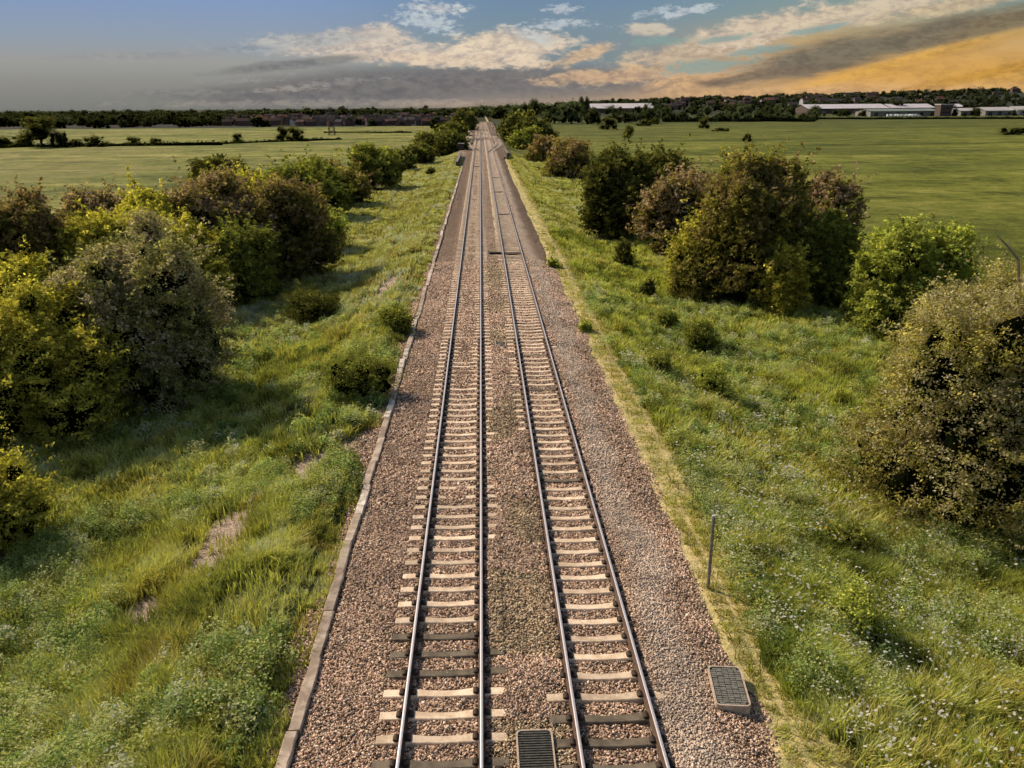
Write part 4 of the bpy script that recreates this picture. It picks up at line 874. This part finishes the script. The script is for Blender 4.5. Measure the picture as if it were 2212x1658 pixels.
# hillside: houses and a wooded mass
r=random.Random(33)
for k in range(80):
    u=r.uniform(.1,.62); Yh=r.uniform(1500,2450); x=u*Yh; house(x,Yh,float(TZ(x,Yh)),'small house half hidden in trees on the right hillside','houses on the right hillside',r.uniform(-.4,.4),r.uniform(1.1,1.6))
def woodland(n,ul,ur,y0,y1,h0,h1,thr,seed,tint,zf=TZ,top=1.15):
    R_=np.random.default_rng(seed); u=R_.uniform(ul,ur,n); y=y0+(y1-y0)*R_.random(n)**.8; x=u*y
    keep=(vn(x,y,140.,61)*.7+vn(x,y,60,62)*.3>thr)|(y>y1-180); x,y=x[keep],y[keep]; V=[];C=[];b=0
    src=[FT['far','round'][0],FT['far','wide'][0],FT['fargrey','round'][0],FT['far','tall'][0]]
    dat=[]
    for me in src:
        v=np.empty(len(me.vertices)*3,np.float32); me.vertices.foreach_get('co',v); v=v.reshape(-1,3)
        c=np.empty(len(me.vertices)*4,np.float32); me.color_attributes['Col'].data.foreach_get('color',c); c=c.reshape(-1,4)[:,:3]
        q=np.array([p.vertices[:] for p in me.polygons if len(p.vertices)==4]); t=np.array([p.vertices[:] for p in me.polygons if len(p.vertices)==3]); sel=R_.permutation(len(q))[:900]; dat.append((v,c,q[sel],t))
    Q=[];T=[]
    for i in range(len(x)):
        v,c,q,t=dat[R_.integers(0,4)]; s=R_.uniform(h0,h1)*(top if y[i]>y1-180 else 1)*(1.35 if R_.random()<.08 else 1); a=R_.uniform(0,6.28); ca,sa=math.cos(a),math.sin(a)
        vv=np.stack([(v[:,0]*ca-v[:,1]*sa)*s*1.4+x[i],(v[:,0]*sa+v[:,1]*ca)*s*1.4+y[i],v[:,2]*s+zf(x[i],y[i])-.3],-1)
        V.append(vv);C.append(c*np.array(tint)*R_.uniform(.7,1.3));Q.append(q+b);T.append(t+b);b+=len(v)
    return npmesh('woodland',np.concatenate(V),[np.concatenate(Q),np.concatenate(T)],np.concatenate(C),FOL)
tag(mobj('woodland',woodland(1500,.02,.70,1320,2570,7,13,.34,5,(1.15,1.15,1.3))),'wooded mass covering the low hill on the right horizon','woodland',kind='stuff')  # bluish tint paints distance haze onto the far hill trees
tag(mobj('woodland',woodland(420,-.66,-.24,655,1150,5,9.5,.40,8,(.9,.85,.8))),'dark trees massed among the left end of the town','woodland',kind='stuff')
tag(mobj('woodland',woodland(520,-.66,.03,1150,1750,8,12.5,.30,6,(1.,.95,1.))),'dark band of trees on the skyline behind the left town','woodland',kind='stuff')
# pylons and poles
STL=simple('pylon_steel',(.05,.045,.045),(.09,.08,.08),1.)
def pylon(px,yb,yt,label,wb=2.4,Y=None):
    q=at(px,yb,-1.95) if Y is None else atY(px,yb,Y); z=q[2]; h=atY(px,yt,q[1])[2]-z; root=empty('pylon',(q[0],q[1],z-1),label,'pylon','pylons and masts'); h+=1
    mb=MB(); wt=wb*.18; N=7
    for sx in (-1,1):
        for sy in (-1,1): mb.tube([(sx*wb/2,sy*wb/2,-1),(sx*wt,sy*wt,h)],[.16,.12],4)
    for k in range(N):
        z0,z1=h*k/N,h*(k+1)/N; w0=wb/2+(wt-wb/2)*k/N; w1=wb/2+(wt-wb/2)*(k+1)/N
        for sy in (-1,1): mb.tube([(-w0,sy*w0,z0),(w1,sy*w1,z1)],[.07,.07],3); mb.tube([(w0,sy*w0,z0),(-w1,sy*w1,z1)],[.07,.07],3)
    mb.build('tower',STL,root)
    for k,z_ in enumerate((.68,.8,.92)):
        mb=MB(); L=wb*(1.1-.2*k); mb.tube([(-L,0,h*z_),(0,0,h*z_+.5),(L,0,h*z_)],[.08,.14,.08],4); mb.tube([(-L,0,h*z_),(L,0,h*z_)],[.08,.08],4); mb.build('crossarm',STL,root)
pylon(717,292,231,'pylon standing in the left field at the end of the hedge line',3.2)
pylon(2315,240,205,'placeholder',4.) if False else None
pylon(1873,212,196,'pylon rising from the right hillside, left one',7,Y=1900)
pylon(2006,212,191,'pylon rising from the right hillside, right one',7,Y=1900)

# ------------------------------------------------------------------ sun and sky
SUN_AZ,SUN_EL=-50.,38.   # degrees, azimuth from the track direction (+ to the right)
a=math.radians(SUN_AZ); e=math.radians(SUN_EL); ts=Vector((math.sin(a)*math.cos(e),math.cos(a)*math.cos(e),math.sin(e)))
sl=bpy.data.lights.new('sun','SUN'); sl.energy=5.0; sl.angle=math.radians(.5); sl.color=(1.,.86,.66)
so=bpy.data.objects.new('sun',sl); COL.objects.link(so); so.rotation_euler=ts.to_track_quat('Z','Y').to_euler(); so.location=(0,0,60)
wd=bpy.data.worlds.new('World'); sc.world=wd; wd.use_nodes=True; t=NT(wd.node_tree)
sky=t.n('ShaderNodeTexSky',sky_type='NISHITA'); sky.sun_disc=False; sky.sun_elevation=e; sky.sun_rotation=a; sky.air_density=1.; sky.dust_density=1.5
skc=t.mix(1.,sky.outputs[0],(.115,.108,.098),'MULTIPLY')
dr=t.n('ShaderNodeTexCoord').outputs['Generated']; dx,dy,dz=sep(t,dr)
az=t.m('MULTIPLY',t.m('ARCTAN2',dx,dy),57.2958); ele=t.m('MULTIPLY',t.m('ARCSINE',dz),57.2958)
# irregular cloud coordinates: stretched along the horizon
cv=t.vec(az,t.m('MULTIPLY',ele,2.4),0.); n1=t.noise(cv,.16,8.,.62,.5); n2=t.noise(cv,.5,9.,.66,.5); n4=t.noise(cv,1.5,8.,.68,.3); cv2=t.vec(t.m('ADD',az,t.m('MULTIPLY',ele,-4.)),t.m('MULTIPLY',ele,5.)); n3=t.noise(cv2,.35,9.,.66,.4)
def ctr(a,k): return t.m('MULTIPLY',t.m('SUBTRACT',a,.5),k)
nn=t.m('ADD',ctr(n1,1.),t.m('ADD',ctr(n2,2.2),ctr(n4,1.1))); ns_=t.m('ADD',ctr(n2,2.2),ctr(n4,2.8)); nst=t.m('ADD',ctr(n3,2.1),ctr(n1,.8))
def ell(px,py,rx,ry,rot=0.,nz=nn,k=.6,soft=.5):
    """soft cloud patch placed by compass bearing and height above the horizon (degrees)"""
    A,E_=azel(px,py); B,_=azel(px+rx,py); ra=abs(B-A); _,D=azel(px,py+ry); re=abs(D-E_); co_,si=math.cos(math.radians(rot)),math.sin(math.radians(rot))
    X_=t.m('SUBTRACT',az,A); Y_=t.m('SUBTRACT',ele,E_)
    u=t.m('DIVIDE',t.m('ADD',t.m('MULTIPLY',X_,co_),t.m('MULTIPLY',Y_,si)),ra); v=t.m('DIVIDE',t.m('SUBTRACT',t.m('MULTIPLY',Y_,co_),t.m('MULTIPLY',X_,si)),re)
    dd=t.m('SQRT',t.m('ADD',t.m('MULTIPLY',u,u),t.m('MULTIPLY',v,v))); dd=t.m('ADD',dd,t.m('MULTIPLY',nz,-k)); return t.m('SUBTRACT',1.,t.ss(dd,1.-soft,1.+soft))
def lin(r,g,b): return tuple(((c/255+.055)/1.055)**2.4 if c>10 else c/255/12.92 for c in (r,g,b))
sh_=t.ss(t.m('ADD',t.m('MULTIPLY',n4,.5),t.m('MULTIPLY',n2,.5)),.40,.58)
def lay(c,mask,col,amt=1.,vary=True):
    a=lin(*col); d=lin(*(int(v*k) for v,k in zip(col,(.84,.84,.88)))); return t.mix(t.m('MULTIPLY',mask,amt),c,t.mix(sh_,d,a) if vary else a)
# clear sky: grey haze low on the left, blue above, gold low on the right
f=t.m('ADD',ele,t.m('MULTIPLY',nn,.12))
cl=t.ramp(t.m('DIVIDE',f,7.,clamp=True),[(0.,lin(124,125,120)),(.18,lin(140,139,134)),(.38,lin(156,156,153)),(.56,lin(146,158,172)),(1.,lin(124,154,200))])
cm=t.ramp(t.m('DIVIDE',f,7.,clamp=True),[(0.,lin(150,135,122)),(.16,lin(132,130,128)),(.38,lin(124,140,146)),(.65,lin(124,145,158)),(1.,lin(110,138,170))])
cr=t.ramp(t.m('DIVIDE',f,7.,clamp=True),[(0.,lin(226,172,98)),(.25,lin(216,166,96)),(.5,lin(196,164,112)),(.72,lin(140,155,145)),(1.,lin(118,150,158))])
c0_=None; A1=azel(560,100)[0]; A2=azel(1150,100)[0]; A3=azel(1250,100)[0]; A4=azel(1900,100)[0]
c=t.mix(t.ss(az,A1,A2),cl,cm); c=t.mix(t.ss(az,A3,A4),c,cr)
c=lay(c,ell(2230,175,420,55,0,nst,.3,.6),(214,164,84),.8)
c=lay(c,ell(1750,205,520,22,0,nst,.3,.7),(218,176,128),.75)
# dark bank low in the centre
c=lay(c,ell(830,185,330,38,3,nn,.5,.45),(120,116,115),.8)
c=lay(c,ell(1190,178,260,34,0,nn,.5,.4),(130,124,120),.65)
c=lay(c,ell(620,205,260,16,0,nst,.5,.5),(122,120,118),.55)
for a_ in ((560,168,90,7,4,1.3,.6,(156,154,150)),(380,200,110,6,0,1.4,.6,(142,140,136)),(630,192,60,5,3,1.4,.6,(172,164,152)),(740,176,80,6,4,1.4,.6,(150,146,142)),(300,120,160,8,2,1.4,.7,(158,158,156)),(700,222,330,6,0,1.,.7,(158,150,140)),(1150,222,260,7,0,1.,.7,(176,156,136))):
    c=lay(c,ell(*a_[:5],ns_,a_[5],a_[6]),a_[7],.6)
# peach cumulus, centre
for a_ in ((870,112,250,24,-2,.9,.45,(216,202,184)),(800,80,90,28,0,.9,.35,(222,206,186)),(1110,100,130,36,0,.9,.35,(234,214,186)),(690,84,120,16,4,1.,.45,(184,184,180)),(960,130,190,14,-3,1.,.4,(228,206,180)),
           (520,106,70,9,0,1.1,.5,(160,168,172)),(1400,64,50,13,0,1.,.4,(208,196,176)),(1260,118,70,16,15,1.,.4,(218,188,152)),(620,140,160,10,6,1.2,.5,(136,136,134))):
    c=lay(c,ell(*a_[:5],nn,a_[5],a_[6]),a_[7],.92)
for a_ in ((940,16,52,12,-4,1.3,.5,(214,216,212)),(925,48,50,18,-10,1.4,.5,(192,202,206)),(1150,78,40,14,-10,1.5,.5,(196,200,198)),(1200,52,60,9,0,1.6,.5,(190,198,202)),(1480,24,46,9,10,1.3,.5,(196,204,206)),(1420,24,40,7,10,1.5,.5,(180,192,198)),(1215,20,30,8,0,1.6,.5,(188,196,202))):
    c=lay(c,ell(*a_[:5],ns_,a_[5],a_[6]),a_[7],.85)
# rising peach ridge on the right
for a_ in ((1500,112,180,26,8,1.,.4,(214,190,160)),(1650,62,140,34,10,1.,.4,(222,202,176)),(1850,28,240,24,8,1.,.4,(218,200,172)),(2080,8,200,16,8,1.,.45,(212,190,154)),(1450,152,260,18,4,1.1,.45,(216,182,142)),(1560,162,130,24,8,.8,.45,(220,178,130)),(1320,165,130,12,2,1.,.45,(204,172,140))):
    c=lay(c,ell(*a_[:5],nn,a_[5],a_[6]),a_[7],.9)
for a_ in ((1530,142,90,14,2),(1640,108,60,8,6),(1770,62,60,7,8),(1420,88,60,10,0),(1560,84,50,7,6)): c=lay(c,ell(*a_,ns_,1.3,.5),(132,158,154),.8,False)
# long dark cloud band
for a_ in ((1770,125,190,34,12,.7,.55,(126,118,102)),(1980,82,230,28,13,.65,.55,(128,118,98)),(2180,45,170,26,14,.65,.55,(134,120,94)),(1640,163,130,12,8,.8,.45,(138,121,100))):
    c=lay(c,ell(*a_[:5],nst,a_[5],a_[6]),a_[7],.95)
c=lay(c,ell(1960,128,240,10,14,nst,.8,.5),(232,178,84),.6); c=lay(c,ell(2080,110,200,12,14,nst,.9,.5),(200,150,74),.4)
c=lay(c,ell(2100,165,260,10,12,nst,1.,.5),(190,140,50),.45)
vis=t.m('MULTIPLY',t.m('SUBTRACT',1.,t.ss(ele,9.,22.)),t.m('SUBTRACT',1.,t.ss(t.m('ABSOLUTE',az),50.,85.)))
c=t.mix(vis,skc,c)
bg=t.n('ShaderNodeBackground'); t.l(c,bg.inputs[0]); bg.inputs[1].default_value=1.
wo=t.n('ShaderNodeOutputWorld'); t.l(bg.outputs[0],wo.inputs[0])
sc.view_settings.view_transform='Standard'; sc.view_settings.look='None'; sc.view_settings.exposure=0.
sc.cycles.use_adaptive_sampling=True; sc.cycles.adaptive_threshold=.045; sc.cycles.adaptive_min_samples=12; sc.cycles.max_bounces=4; sc.cycles.diffuse_bounces=2; sc.cycles.glossy_bounces=1; sc.cycles.transmission_bounces=2
print('OBJECTS',len(sc.objects))
